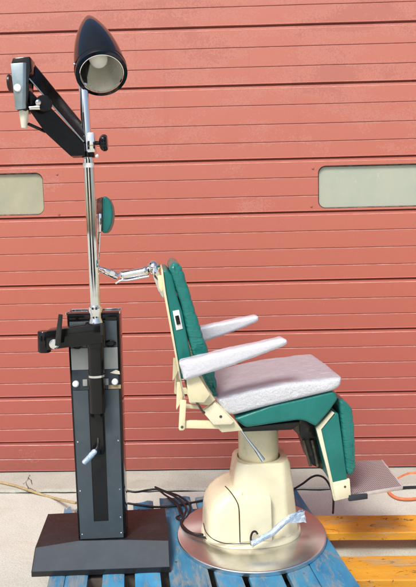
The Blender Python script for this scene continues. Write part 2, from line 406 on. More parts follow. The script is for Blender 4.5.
def lathe(bm, prof, seg=48, mat=None, close=True):
    """profile list of (radius, height) about local Z"""
    rings = []
    for r, h in prof:
        if r < 1e-5:
            rings.append([bm.verts.new((0, 0, h))])
        else:
            rings.append([bm.verts.new((r * math.cos(2 * math.pi * k / seg), r * math.sin(2 * math.pi * k / seg), h)) for k in range(seg)])
    allv = [v for r in rings for v in r]
    for a, b in zip(rings, rings[1:]):
        if len(a) == 1 and len(b) == 1: continue
        for k in range(seg):
            k2 = (k + 1) % seg
            if len(a) == 1: bm.faces.new((a[0], b[k], b[k2]))
            elif len(b) == 1: bm.faces.new((a[k], a[k2], b[0]))
            else: bm.faces.new((a[k], a[k2], b[k2], b[k]))
    if mat: bmesh.ops.transform(bm, matrix=mat, verts=allv)
def axis_mat(o, z, x=None):
    z = Vector(z).normalized(); x = Vector(x) if x else (Vector((1, 0, 0)) if abs(z.x) < 0.9 else Vector((0, 1, 0)))
    y = z.cross(x).normalized(); x = y.cross(z).normalized()
    m = Matrix((x, y, z)).transposed().to_4x4(); return Matrix.Translation(Vector(o)) @ m
def disc(bm, o, n, r, h, seg=24, bev=0.0):
    e = min(bev, h * .45, r * .45)
    prof = [(0, 0), (r, 0), (r, h - e), (r - e, h), (0, h)] if e > 0 else [(0, 0), (r, 0), (r, h), (0, h)]
    lathe(bm, prof, seg, axis_mat(o, n))
def ball(bm, c, r, s=(1, 1, 1), seg=16):
    q = bmesh.ops.create_uvsphere(bm, u_segments=seg, v_segments=seg // 2 + 2, radius=r)
    bmesh.ops.transform(bm, matrix=Matrix.Translation(Vector(c)) @ Matrix.Diagonal((*s, 1)), verts=q['verts'])
def round_poly(pts, rad, seg=5):
    out = []; n = len(pts)
    for i in range(n):
        p = Vector(pts[i]); a = Vector(pts[i - 1]); b = Vector(pts[(i + 1) % n])
        r = rad[i] if isinstance(rad, (list, tuple)) else rad
        da = (a - p); db = (b - p)
        d = min(r, da.length * .45, db.length * .45)
        if d < 1e-4: out.append(p); continue
        pa = p + da.normalized() * d; pb = p + db.normalized() * d
        for k in range(seg + 1):
            t = k / seg
            out.append((1 - t) ** 2 * pa + 2 * t * (1 - t) * p + t * t * pb)
    return out
def resample(pts, step):
    out = []; n = len(pts)
    for i in range(n):
        a = Vector(pts[i]); b = Vector(pts[(i + 1) % n]); L = (b - a).length
        k = max(1, int(round(L / step)))
        for j in range(k): out.append(a + (b - a) * (j / k))
    return out
def soft_prism(bm, pts, y0, y1, r, nlat=14, step=0.012, disp=None, crown=0.0, rseg=5):
    """cushion: polygon (u, w) swept along lat with rounded ends; disp(co, n) moves each vertex along its normal"""
    pts = resample(pts, step); n = len(pts)
    area = sum(pts[i].x * pts[(i + 1) % n].y - pts[(i + 1) % n].x * pts[i].y for i in range(n))
    if area < 0: pts = pts[::-1]
    nor = []
    for i in range(n):
        t = (pts[(i + 1) % n] - pts[i - 1]).normalized(); nor.append(Vector((t.y, -t.x)))
    st = []
    for k in range(rseg + 1):
        an = math.pi / 2 * k / rseg; st.append((y0 + r * (1 - math.sin(an)) if False else y0 + r - r * math.cos(an), r - r * math.sin(an)))
    for k in range(1, nlat): st.append((y0 + r + (y1 - y0 - 2 * r) * k / nlat, 0.0))
    for k in range(rseg, -1, -1):
        an = math.pi / 2 * k / rseg; st.append((y1 - r + r * math.cos(an), r - r * math.sin(an)))
    rings = []
    for y, ins in st:
        f = (y - y0) / (y1 - y0)
        cr = crown * 4 * f * (1 - f)
        ring = []
        for p, q in zip(pts, nor):
            co = Vector((p.x, y, p.y)); nn = Vector((q.x, 0, q.y))
            d = -ins + cr
            if disp: d += disp(co, nn, f)
            ring.append(bm.verts.new(co + nn * d))
        rings.append(ring)
    for a, b in zip(rings, rings[1:]):
        for k in range(n): bm.faces.new((a[k], a[(k + 1) % n], b[(k + 1) % n], b[k]))
    for ring, flip in ((rings[0], 1), (rings[-1], 0)):
        c = Vector((0, 0, 0))
        for v in ring: c += v.co
        c /= n
        f = bm.faces.new(ring[::-1] if flip else ring)
        bmesh.ops.triangulate(bm, faces=[f])
def nz(co, s, seed=0.0):
    return noise.noise(Vector(co) * s + Vector((seed, seed * 1.7, seed * 0.3)))

# ------------------------------------------------------------------ ground
YD = on_z(168, 472.9, 0.0).y
DECK = 0.14
bm = bmesh.new()
sz = 400
bmesh.ops.create_grid(bm, x_segments=2, y_segments=2, size=sz)
g = finish(bm, 'ground', M['ground'], smooth=0); struct(g)
# raised sill slab under the door, worn front edge
ys = on_z(168, 491.5, 0.0).y
bm = bmesh.new()
xs = [-6 + 0.05 * i for i in range(241)]
rows = []
for x in xs:
    e = ys + 0.012 * nz((x, 0, 0), 5) + 0.010 * nz((x, 3, 0), 21)
    zt = 0.016 + 0.002 * nz((x, 9, 0), 3)
    rows.append([bm.verts.new((x, e, 0.001)), bm.verts.new((x, e + 0.006, zt - .003)), bm.verts.new((x, e + 0.016, zt)), bm.verts.new((x, YD + 0.35, zt))])
for a, b in zip(rows, rows[1:]):
    for k in range(3): bm.faces.new((a[k], b[k], b[k + 1], a[k + 1]))
struct(finish(bm, 'door_sill', M['sill'], smooth=0))
bm = bmesh.new()   # dirt-filled joint along the sill
rows = []
for x in xs:
    w = max(0.0012, 0.007 + 0.014 * nz((x, 1, 4), 5) + 0.008 * nz((x, 2, 7), 30)); e = ys + 0.012 * nz((x, 0, 0), 5) + 0.010 * nz((x, 3, 0), 21)
    rows.append((bm.verts.new((x, e - w, 0.004)), bm.verts.new((x, e + .003, 0.004))))
for a, b in zip(rows, rows[1:]): bm.faces.new((a[0], b[0], b[1], a[1]))
struct(finish(bm, 'pavement_joint', M['crack'], smooth=0))
bm = bmesh.new()   # branching crack in the sill
c0 = on_z(27, 491, 0.0)
for path in ([(27, 492), (28, 487), (25.5, 482), (28, 478), (30, 474.5)], [(28, 487), (32, 489), (36, 491)], [(25.5, 482), (23, 484)], [(28, 478), (31, 480), (31.5, 484)]):
    P = [on_z(a, b, 0.0205) for a, b in path]
    P2 = []
    for a, b in zip(P, P[1:]):
        for k in range(5):
            q = a.lerp(b, k / 5); P2.append(q + Vector((nz(q, 60), nz(q, 50, 3), 0)) * .008)
    P2.append(P[-1])
    for i, (a, b) in enumerate(zip(P2, P2[1:])):
        d = (b - a).normalized(); s = Vector((-d.y, d.x, 0)) * (0.0008 + 0.0022 * abs(nz(a, 40)))
        bm.faces.new([bm.verts.new(v) for v in (a - s, b - s, b + s, a + s)])
struct(finish(bm, 'pavement_crack', M['crack'], smooth=0))

# ------------------------------------------------------------------ garage door
door = thing('garage_door', 'faded red sectional garage door with horizontal grooves filling the background', 'garage door', (0, YD, 0))
left = [13.8, 33.1, 54.2, 74, 91, 112, 131.2, 148.7, 165.4, 184.2, 202.5, 218.7, 237.1, 254.4, 271.7, 286, 304.2, 320.4, 335.2, 352.9, 367.9, 383.3, 396.5, 413.8, 429.2, 442.3, 459]
right = [3.8, 23, 45.2, 64.8, 83, 103.5, 122.5, 140.8, 157.1, 177.0, 195.0, 210.4, 230.8, 248, 264.8, 279.4, 298.6, 314, 329.4, 346.7, 362.5, 378.8, 392.9, 409.3, 425, 437.5, 454.8]
hz = [on_y(168, (a + b) / 2, YD).z for a, b in zip(left, right)]
joints_i = [1, 4, 8, 11, 15, 18, 22, 25]
t = hz[0]
top = [t + 0.245, t + 0.125]           # two more boards above the frame
sections = []                          # (top z, bottom z, grooves)
zj = [hz[i] for i in joints_i]
sections.append((top[0] + .0, zj[0], [top[1], hz[0]]))
for a, b in zip(joints_i, joints_i[1:]): sections.append((hz[a], hz[b], [hz[k] for k in range(a + 1, b)]))
sections.append((hz[25], 0.022, [hz[26]]))
sections.insert(0, (top[0] + 0.42, top[0], [top[0] + .11, top[0] + .22, top[0] + .32]))
X0, X1 = -4.0, 4.0
winL = [on_y(43.5, 190, YD).x, None]; winR = [on_y(318, 187, YD).x, None]
wz1 = on_y(43, 172.5, YD).z; wz0 = on_y(43, 216, YD).z
wz1 = (wz1 + on_y(340, 165.2, YD).z) / 2; wz0 = (wz0 + on_y(340, 207.2, YD).z) / 2
winw = 0.86
windows = [('left', winL[0] - winw, winL[0], 'pane_tan'), ('right', winR[0], winR[0] + winw, 'pane_green')]
gapx = winR[0] - winL[0]
def rrect(x0, x1, z0, z1, r, seg=8):
    out = []
    for cx, cz, a0 in ((x1 - r, z1 - r, 0), (x0 + r, z1 - r, 90), (x0 + r, z0 + r, 180), (x1 - r, z0 + r, 270)):
        for k in range(seg + 1):
            a = R(a0 + 90 * k / seg); out.append((cx + r * math.cos(a), cz + r * math.sin(a)))
    return out
for si, (zt, zb, grooves) in enumerate(sections):
    # profile (y toward the street is negative), top to bottom
    pr = [(0.045, zt + 0.020), (0.022, zt + 0.020), (0.022, zt - 0.004), (0.010, zt - 0.004), (0.004, zt - 0.009), (0.0, zt - 0.012), (0.0, zt - 0.021), (-0.0035, zt - 0.024)]
    for gz in grooves:
        pr += [(-0.0035, gz + 0.0026), (0.0025, gz + 0.0012), (0.0025, gz - 0.0008), (-0.0035, gz - 0.0050)]
    pr += [(-0.0035, zb + 0.008), (-0.0065, zb + 0.005), (-0.0065, zb + 0.0032), (0.045, zb + 0.0032)]
    bm = bmesh.new()
    nx = 64
    rings = []
    for i in range(nx + 1):
        x = X0 + (X1 - X0) * i / nx
        ring = []
        for (y, z) in pr:
            wv = 0.0012 * nz((x, z * 3, 1), 1.3) + 0.0006 * nz((x, z * 5, 4), 6)
            wz = 0.0012 * nz((x, si * 3.1, 2), 2.2)
            ring.append(bm.verts.new((x, y + wv, z + wz)))
        rings.append(ring)
    n = len(pr)
    for a, b in zip(rings, rings[1:]):
        for k in range(n): bm.faces.new((a[k], b[k], b[(k + 1) % n], a[(k + 1) % n]))
    worn = [k for k in range(n) if pr[k][1] > pr[(k + 1) % n][1] and pr[(k + 1) % n][0] < pr[k][0] - .003 and abs(pr[(k + 1) % n][0] + .0035) < 1e-6]
    for fi, f in enumerate(bm.faces):
        if fi % n in worn: f.material_index = 1
    bm.faces.new(rings[0]); bm.faces.new(rings[-1][::-1])
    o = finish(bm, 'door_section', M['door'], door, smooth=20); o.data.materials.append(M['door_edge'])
    if zb < wz0 and zt > wz1:           # section with windows: cut the openings
        bc = bmesh.new()
        for (_, a, b, _m) in windows: prism(bc, rrect(a, b, wz0, wz1, 0.045), -0.05, 0.1)
        cut = finish(bc, 'opening_cut', M['door'], smooth=0)
        cut.parent = door
        md = o.modifiers.new('cut', 'BOOLEAN'); md.operation = 'DIFFERENCE'; md.object = cut; md.solver = 'EXACT'
        bpy.context.view_layer.update()
        dg = bpy.context.evaluated_depsgraph_get()
        me = bpy.data.meshes.new_from_object(o.evaluated_get(dg))
        o.modifiers.clear(); o.data = me
        cm = cut.data; bpy.data.objects.remove(cut); bpy.data.meshes.remove(cm)
for (_, a, b, mm) in windows:
    bm = bmesh.new(); prism(bm, rrect(a - .002, b + .002, wz0 - .002, wz1 + .002, 0.046), 0.014, 0.034)
    w = finish(bm, 'window', M[mm], door, smooth=30)
    w['label'] = 'clouded tan door window at the left edge' if mm == 'pane_tan' else 'clouded pale green door window at the right'
    bm = bmesh.new(); outer = rrect(a + .0005, b - .0005, wz0 + .0005, wz1 - .0005, 0.0445, 10); inner = rrect(a + .008, b - .008, wz0 + .008, wz1 - .008, 0.038, 10)
    nn = len(outer)
    for k in range(nn):
        k2 = (k + 1) % nn
        wob = [0.0015 * nz((outer[i][0], outer[i][1], 0), 18) for i in (k, k2)]
        v = [(outer[k][0], 0.004, outer[k][1]), (outer[k2][0], 0.004, outer[k2][1]), (inner[k2][0], 0.0135 + wob[1], inner[k2][1]), (inner[k][0], 0.0135 + wob[0], inner[k][1])]
        bm.faces.new([bm.verts.new(q) for q in v])
    finish(bm, 'gasket', M['gasket'], w, smooth=60)
bolt_px = [(57, 174.5), (59, 214.8), (313, 168.5), (311.5, 206.5)]
for px, py in bolt_px:
    p = on_y(px, py, YD - .004)
    bm = bmesh.new(); lathe(bm, [(0, 0.004), (0.0045, 0.0035), (0.007, 0.0015), (0.0075, 0)], 12, axis_mat((p.x, -0.0035, p.z), (0, -1, 0)))
    finish(bm, 'bolt', M['bolt'], door)
bm = bmesh.new(); bx(bm, (0, 0.018, 0.0125), (8, 0.03, 0.024), bev=.004)
finish(bm, 'bottom_seal', M['cable'], door)

# ------------------------------------------------------------------ blue pallet
PA = R(8.9)
corner = on_z(296, 489, DECK)
PF = Frame((corner.x, corner.y, 0), PA)
bp = thing('wooden_pallet', 'worn blue wooden pallet standing under the exam chair and instrument stand', 'pallet', PF.o, PA)
# boards measured where they show at the bottom of the frame
row_lat = PF.local(on_z(230, 586, DECK)).y
def ub(px): return PF.local(on_z(px, 586 if px > 200 else 582, DECK)).x
edges = [(48, 87), (102, 124), (135, 161), (170, 211.5), (218.5, 245.4), (252, 286.5), (294, 357)]
pl_len = 1.25
def plank(name, u0, u1, y0, y1, z0, z1, m, parent, jag=0.0, seed=0, split=False):
    bm = bmesh.new()
    n = 7; ny = 10
    for part in ([0.0, 1.0],) if not split else ([0.0, split - .008], [split + .008, 1.0]):
        a0 = u0 + (u1 - u0) * part[0]; a1 = u0 + (u1 - u0) * part[1]
        topv = []; botv = []
        for i in range(n + 1):
            u = a0 + (a1 - a0) * i / n; rt = []; rb = []
            for j in range(ny + 1):
                y = y0 + (y1 - y0) * j / ny
                if j == ny: y += jag * (nz((u * 22, seed, 0), 1.0) - 0.2) + jag * .7 * nz((u * 70, seed, 3), 1.0)
                ez = 0.0025 if i in (0, n) else 0.0
                zz = z1 - ez + 0.0018 * nz((u, y, seed), 9)
                du = (0.0025 * nz((y, seed, 1), 7)) if i in (0, n) else 0
                rt.append(bm.verts.new((u + du, y, zz))); rb.append(bm.verts.new((u + du, y, z0)))
            topv.append(rt); botv.append(rb)
        for i in range(n):
            for j in range(ny):
                bm.faces.new((topv[i][j], topv[i + 1][j], topv[i + 1][j + 1], topv[i][j + 1]))
                bm.faces.new((botv[i][j], botv[i][j + 1], botv[i + 1][j + 1], botv[i + 1][j]))
            bm.faces.new((topv[i][0], botv[i][0], botv[i + 1][0], topv[i + 1][0]))
            bm.faces.new((topv[i][ny], topv[i + 1][ny], botv[i + 1][ny], botv[i][ny]))
        for j in range(ny):
            bm.faces.new((topv[0][j], topv[0][j + 1], botv[0][j + 1], botv[0][j]))
            bm.faces.new((topv[n][j], botv[n][j], botv[n][j + 1], topv[n][j + 1]))
    return finish(bm, name, m, parent, smooth=30)
us = []
for i, (a, b) in enumerate(edges):
    u0, u1 = ub(a), ub(b)
    if i == len(edges) - 1: u1 = 0.0
    us.append((u0, u1))
for i, (u0, u1) in enumerate(us):
    far = {0: 0.01, 1: -0.01, 2: 0.0, 3: 0.02, 4: 0.0, 5: 0.01, 6: 0.0}[i]
    db = plank('deck_board', u0, u1, far - pl_len, far, DECK - 0.024, DECK, M['blue'], bp, jag=(0.07 if i == 0 else 0.018), seed=i * 3.7, split=(0.42 if i in (0, 6) else False))
    for yy in (-0.10, -0.60):
        for fx in (.25, .75):
            bm = bmesh.new(); disc(bm, (lerp_(u0, u1, fx) + random.uniform(-.008, .008), yy + random.uniform(-.012, .012), DECK - .001), (0, 0, 1), .0048, .0032, 10, .001)
            finish(bm, 'nail', M['bare_rust'], db)
uL, uR = us[0][0], us[-1][1]
for yy in (-0.10, -0.60, -1.16):
    bm = bmesh.new(); bx(bm, ((uL + uR) / 2, yy, (DECK - 0.025 + 0.026) / 2 + .0), (uR - uL - .02, 0.045, DECK - 0.025 - 0.026), bev=.003)
    finish(bm, 'stringer', M['pallet_dark'], bp)
for yy in (-0.10, -0.60, -1.16):
    bm = bmesh.new(); bx(bm, ((uL + uR) / 2, yy, 0.0125), (uR - uL - .03, 0.09, 0.023), bev=.002)
    finish(bm, 'bottom_board', M['pallet_dark'], bp)
# splintered raw end on the left board
bm = bmesh.new()
for k in range(5):
    u = uL + 0.04 + 0.028 * k; y = -0.075 + 0.02 * random.random()
    hexa(bm, [(u, y - .06, DECK - .006), (u + .02, y - .06, DECK - .006), (u + .014, y + .03 + .02 * random.random(), DECK - .012), (u + .004, y + .03, DECK - .012),
              (u, y - .06, DECK + .004), (u + .022, y - .06, DECK + .006 + .005 * random.random()), (u + .014, y + .03, DECK + .003), (u + .004, y + .03, DECK)])
finish(bm, 'splintered_end', M['rawwood'], bp)

# ------------------------------------------------------------------ orange pallet
OD = 0.111
o0 = on_z(318, 516, OD); o1 = on_z(416, 515, OD)
OA = math.atan2(o1.y - o0.y, o1.x - o0.x)
OF = Frame((o0.x, o0.y, 0), OA)
op = thing('wooden_pallet', 'scuffed orange yellow wooden pallet on the concrete at lower right', 'pallet', OF.o, OA)
def olat(px, py, z=OD): return OF.local(on_z(px, py, z)).y
l0, l1 = olat(380, 515.3), olat(380, 532.5); m0, m1 = olat(390, 556), olat(390, 580)
us0 = OF.local(on_z(322, 516, OD)).x; us1 = OF.local(on_z(352, 560, OD)).x
for k, (a, b, u0) in enumerate(((l0, l1, us0), (m0, m1, us1), (m1 - (l1 - m0) * -1, m1 - (l0 - l1) - (l1 - m0), us1 + .05))):
    if k == 2: a, b = m1 - (l1 - m0), m1 - (l1 - m0) - (m0 - m1)
    bm = bmesh.new()
    lo, hi = min(a, b), max(a, b); u0 -= .10
    nxs = 14; L = 1.25; pts = []
    rows = []
    for i in range(nxs + 1):
        u = u0 + L * i / nxs
        wob = [0.003 * nz((u, k, s), 5) for s in range(4)]
        rows.append([bm.verts.new(v) for v in ((u, lo + wob[0], OD - .036), (u, lo + wob[0], OD - .004), (u, lo + .004 + wob[0], OD + .001 * wob[1]), (u, hi + wob[2], OD), (u, hi + wob[2], OD - .036))])
    for p, q in zip(rows, rows[1:]):
        for s in range(5): bm.faces.new((p[s], q[s], q[(s + 1) % 5], p[(s + 1) % 5]))
    bm.faces.new(rows[0]); bm.faces.new(rows[-1][::-1])
    db = finish(bm, 'deck_board', M['orange'], op, smooth=30)
    for uu in (us0 + .50,):
        for fx in (.3, .7):
            bm = bmesh.new(); disc(bm, (uu + random.uniform(-.012, .012), lerp_(lo, hi, fx), OD - .001), (0, 0, 1), .0048, .003, 10, .001); finish(bm, 'nail', M['bare_rust'], db)
for uu in (us0 + 0.50, us0 + 1.05):
    bm = bmesh.new(); lo = m1 - (l1 - m0) - (m0 - m1)
    bx(bm, (uu, (l0 + lo) / 2, (OD - .037) / 2), (0.05, l0 - lo - .02, OD - .037), bev=.003)
    finish(bm, 'stringer', M['pallet_dark'], op)

# ------------------------------------------------------------------ exam chair
CA = R(6.3)
pc = on_z(251.3, 530.2, DECK + 0.022)
CF = Frame((pc.x, pc.y, DECK + .001), CA)
chair = thing('exam_chair', 'teal vinyl eye exam chair with cream pedestal and plastic covered seat and armrests', 'exam chair', CF.o, CA)
def C(px, py, lat): return CF.at(px, py, lat)
def CU(pts, lat): return [CF.uw(a, b, lat) for a, b in pts]
pr_edge = on_z(325.6, 531, DECK + .02)
PR = (CF.local(pr_edge).xy).length
# base plate
bm = bmesh.new()
lathe(bm, [(0, 0), (PR, 0), (PR + .001, .003), (PR + .001, .016), (PR - .001, .019), (PR - .006, .0205), (PR * .6, .0215), (0, .0215)], 128)
finish(bm, 'base_plate', M['brushed'], chair, smooth=25)
PT = .0215
# pedestal skirt and housing
def sup(w, d, cu, cl, n=64, e=3.2):
    out = []
    for k in range(n):
        a = 2 * math.pi * k / n; c, s = math.cos(a), math.sin(a)
        out.append((cu + w * math.copysign(abs(c) ** (2 / e), c), cl + d * math.copysign(abs(s) ** (2 / e), s)))
    return out
def loft(bm, secs, cap=True):
    """secs: list of (list of (u, lat), w)"""
    rings = [[bm.verts.new((u, l, w)) for u, l in poly] for poly, w in secs]
    n = len(rings[0])
    for a, b in zip(rings, rings[1:]):
        for k in range(n): bm.faces.new((a[k], a[(k + 1) % n], b[(k + 1) % n], b[k]))
    if cap: bm.faces.new(rings[0][::-1]); bm.faces.new(rings[-1])
def du(px0, px1, py, lat): return CF.uw(px1, py, lat)[0] - CF.uw(px0, py, lat)[0]
skl = CF.uw(201, 527, 0)[0]; skr = CF.uw(300, 527, 0)[0]
sc, sw = (skl + skr) / 2, (skr - skl) / 2
SD = 0.165
bm = bmesh.new()
loft(bm, [(sup(sw * .99, SD * .99, sc, 0, e=2.3), PT + .0005), (sup(sw, SD, sc, 0, e=2.3), PT + .006), (sup(sw * .985, SD * .985, sc, 0, e=2.3), PT + .022), (sup(sw * .95, SD * .95, sc, 0, e=2.3), PT + .030)])
finish(bm, 'skirt', M['cream'], chair, smooth=35)
# tapered octagonal housing
def octa(u0, u1, d, c, cl=0.0):
    return [(u0 + c, cl - d), (u1 - c, cl - d), (u1, cl - d + c), (u1, cl + d - c), (u1 - c, cl + d), (u0 + c, cl + d), (u0, cl + d - c), (u0, cl - d + c)]
topw = CF.uw(258, 455, 0)[1]
tl, trr = CF.uw(234, 455, 0)[0], CF.uw(286.5, 455, 0)[0]
ml, mr = CF.uw(229, 490, 0)[0], CF.uw(291, 490, 0)[0]
bl, br = CF.uw(229, 528, 0)[0], CF.uw(295, 528, 0)[0]
mw = CF.uw(258, 490, 0)[1]
def lerp(a, b, t): return a + (b - a) * t
bm = bmesh.new()
hd = (trr - tl) / 2
secs = [(octa(bl, br, 0.132, 0.055), PT + .028), (octa(ml, mr, 0.120, 0.050), mw), (octa(tl, trr, hd * .93, 0.036), topw - .012), (octa(tl + .006, trr - .006, hd * .93 - .006, 0.034), topw)]
inner_r = CF.uw(279, 455, 0)[0] - CF.uw(258.3, 455, 0)[0]
ccu = (CF.uw(238.5, 440, 0)[0] + CF.uw(278, 440, 0)[0]) / 2
cr_ = (CF.uw(278, 440, 0)[0] - CF.uw(238.5, 440, 0)[0]) / 2
rings = [[bm.verts.new((u, l, w)) for u, l in poly] for poly, w in secs]
for a, b in zip(rings, rings[1:]):
    for k in range(8): bm.faces.new((a[k], a[(k + 1) % 8], b[(k + 1) % 8], b[k]))
es = [e for e in bm.edges if abs((e.verts[0].co - e.verts[1].co).normalized().z) > .6]
# top rim with a round well
nS = 64
well = []
for dz, rr in ((0, cr_ + .007), (-.045, cr_ + .006)):
    well.append([bm.verts.new((ccu + rr * math.cos(2 * math.pi * k / nS), rr * math.sin(2 * math.pi * k / nS), topw + dz)) for k in range(nS)])
for k in range(nS): bm.faces.new((well[0][k], well[0][(k + 1) % nS], well[1][(k + 1) % nS], well[1][k]))
bm.faces.new(well[1])
tr_e = [bm.edges.get((rings[-1][k], rings[-1][(k + 1) % 8])) for k in range(8)]
wl_e = [bm.edges.get((well[0][k], well[0][(k + 1) % nS])) for k in range(nS)]
bmesh.ops.bridge_loops(bm, edges=tr_e + wl_e)
bmesh.ops.bevel(bm, geom=es, offset=0.012, segments=3, profile=.5, affect='EDGES')
finish(bm, 'housing', M['cream'], chair, smooth=30)
# dark well bottom and lift column
bm = bmesh.new(); lathe(bm, [(cr_ + .0062, topw - .040), (cr_ + .0001, topw - .040)], 48, Matrix.Translation((ccu, 0, 0)))
finish(bm, 'well_gasket', M['slot'], chair)
colt = CF.uw(258, 424, 0)[1]
bm = bmesh.new(); lathe(bm, [(cr_, topw - .045), (cr_, colt + .03), (0, colt + .03)], 64, Matrix.Translation((ccu, 0, 0)))
finish(bm, 'lift_column', M['cream_aged'], chair)
# projecting front cover box
fl = -0.162
f0, f1 = CF.uw(238.5, 520, fl)[0], CF.uw(272.5, 520, fl)[0]; ft = CF.uw(255, 499.5, fl)[1]
bm = bmesh.new(); prism(bm, [(f0, PT + .031), (f1, PT + .031), (f1 - .004, ft), (f0 + .004, ft)], fl, -0.06, bev=.006)
finish(bm, 'front_cover', M['cream'], chair)
# rounded motor cover bulging to the left
bm = bmesh.new()
g0 = CF.uw(203.5, 520, -.02)[0]; g1 = f0 + .004
secs = []
hM = CF.uw(221, 483.5, -.03)[1] - PT - .03
for w, k in ((PT + .0305, 1.0), (PT + .03 + hM * .38, .975), (PT + .03 + hM * .58, .92), (PT + .03 + hM * .72, .82), (PT + .03 + hM * .84, .68), (PT + .03 + hM * .93, .52), (PT + .03 + hM, .34)):
    ww = (g1 + .05 - g0) / 2
    cu = g1 + .05 - ww * k
    secs.append((sup(ww * k, 0.152 * (0.5 + .5 * k), cu, 0, e=4.2), w))
loft(bm, secs)
bmesh.ops.bisect_plane(bm, geom=bm.verts[:] + bm.edges[:] + bm.faces[:], plane_co=(g1 + .02, 0, 0), plane_no=(1, 0, 0), clear_outer=True)
finish(bm, 'motor_cover', M['cream'], chair, smooth=45)
# black seam where the covers meet
seam = [(221, 483.5), (228, 489), (234, 496), (238, 504), (239, 512), (239.6, 525), (240, 543)]
# ray-cast later: follow the motor cover outline
dgl = None

# seat support plate, seat base
SN = -0.235
sb = CU([(234, 419), (270, 406), (334, 391.5), (338.5, 399), (330, 411), (316.5, 427), (306, 421.5), (299, 420.5), (270, 424.5), (246, 428)], SN)
bm = bmesh.new(); soft_prism(bm, round_poly(sb, .012), SN, -SN, .012, nlat=10, step=.015, disp=lambda c, n, f: 0.0015 * nz(c, 9))
finish(bm, 'seat_base', M['vinyl'], chair, smooth=60)
cn = -0.245
scp = CU([(216, 399), (343.5, 376.5), (341.5, 386.5), (334, 391.5), (270, 406.5), (234, 416), (222, 414)], cn)
# give the cushion its thickness above the near rim: crown
bm = bmesh.new()
def seat_disp(c, n, f):
    d = 0.003 * nz(c, 11) + 0.002 * nz((c.x * 3, c.y * 9, c.z * 3), 7)
    if n.z < -0.3: d = 0
    return d
top_l = CF.uw(214, 398, cn); top_r = CF.uw(339, 373, cn)
mid = ((top_l[0] + top_r[0]) / 2, (top_l[1] + top_r[1]) / 2 + .004)
scp = [scp[0], mid, scp[1]] + scp[2:]
soft_prism(bm, round_poly(scp, [.02, .05, .022, .02, .02, .02, .02, .02]), cn, .235, .020, nlat=26, step=.010, disp=seat_disp)
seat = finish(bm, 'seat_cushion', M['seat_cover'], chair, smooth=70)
# under-seat dark tray
bm = bmesh.new(); prism(bm, CU([(240, 428), (300, 421.5), (300, 424.5), (292, 430), (242, 432)], -0.17), -0.17, 0.17, bev=.003)
finish(bm, 'seat_frame', M['black_satin'], chair)

# backrest shell and cushion
BN = -0.215
shell = CU([(162.5, 270.5), (167, 270), (172.5, 276), (176.5, 293.5), (182.7, 312.7), (191.5, 358), (195, 376), (181, 380), (171.5, 328), (165, 291.5)], BN)
bm = bmesh.new(); soft_prism(bm, round_poly(shell, .01), BN, -BN, .010, nlat=10, step=.015)
finish(bm, 'backrest_shell', M['vinyl'], chair, smooth=60)
edge = CU([(161.3, 271), (163.0, 270.5), (165.6, 291.5), (172.1, 328), (181.5, 380), (179.6, 380), (170.0, 328), (163.3, 291.5)], BN - .004)
bm = bmesh.new(); prism(bm, edge, BN - .006, -BN + .006, bev=.001)
finish(bm, 'back_trim', M['cream_aged'], chair)
cush = CU([(169, 268), (173, 261.5), (179, 263.5), (182, 267.5), (185.8, 278), (191.3, 297), (197.2, 316.5), (204, 337.7), (209, 352), (214.5, 370), (217.5, 386), (216, 399), (206, 385), (200, 372), (192, 353), (187, 332), (181, 305), (173.3, 282)], BN)
ctop = Vector(CF.uw(180, 265, BN)); cbot = Vector(CF.uw(217, 390, BN))
cdir = (cbot - ctop).normalized(); cfr = Vector((-cdir.y, cdir.x))
clen = (cbot - ctop).length
def back_disp(c, n, f):
    s = (Vector((c.x, c.z)) - ctop).dot(cdir) / clen
    fr = max(0.0, min(1.0, n.x + .35))
    ed = math.exp(-((f - 0.03) / 0.085) ** 2) + math.exp(-((f - 0.97) / 0.085) ** 2)
    ph = s * 13.0 + 1.1 * nz((s * 6, 0, 0), 1.0)
    pk = (0.5 + 0.5 * math.cos(2 * math.pi * ph)) ** 3.5
    return -0.0050 * ed * pk * fr * (0.55 + .7 * abs(nz((s * 11, 5, 0), 1))) + 0.001 * nz(c, 14) * fr
bm = bmesh.new(); soft_prism(bm, round_poly(cush, .012), BN, -BN, .017, nlat=20, step=.005, disp=back_disp, rseg=10)
finish(bm, 'backrest_cushion', M['vinyl_back'], chair, smooth=70)
# switch plate on the shell edge
def oriented_prism(bm, poly_px, lat, th, bev):
    prism(bm, CU(poly_px, lat), lat - th, lat + .004, bev=bev)
bm = bmesh.new(); oriented_prism(bm, [(172.6, 311), (179, 309.7), (182.8, 328.6), (176.2, 330.4)], BN, .003, .0012)
sp = finish(bm, 'switch_plate', M['white'], chair)
bm = bmesh.new(); oriented_prism(bm, [(174.9, 316), (178.6, 315.2), (180.6, 323.8), (176.8, 324.8)], BN - .003, .004, .001)
finish(bm, 'rocker_switch', M['black'], sp)

# armrests in plastic covers
def armrest(lat, top_px, bot_px, name_label):
    bm = bmesh.new()
    pl = CU(top_px + bot_px[::-1], lat - .0)
    hw = .034
    def dsp(c, n, f):
        return 0.0022 * nz((c.x * 4, c.y * 9, c.z * 9), 5, lat) + 0.0012 * nz(c, 55)
    soft_prism(bm, round_poly(pl, .012), lat, lat + 2 * hw, .017, nlat=8, step=.008, disp=dsp, rseg=5)
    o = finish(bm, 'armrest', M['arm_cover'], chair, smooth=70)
    o['label'] = name_label
    return o
armrest(-.335, [(178.8, 362.5), (230, 350), (283, 338.5), (287.5, 340.5)], [(184.5, 381.5), (235, 365.5), (284, 347), (288, 344.5)], 'near armrest wrapped in clear white plastic')
armrest(.265, [(196, 328), (230, 321), (256, 315.8), (259, 317)], [(196, 345), (230, 333.5), (256, 323.5), (259.2, 320.5)], 'far armrest wrapped in clear white plastic')
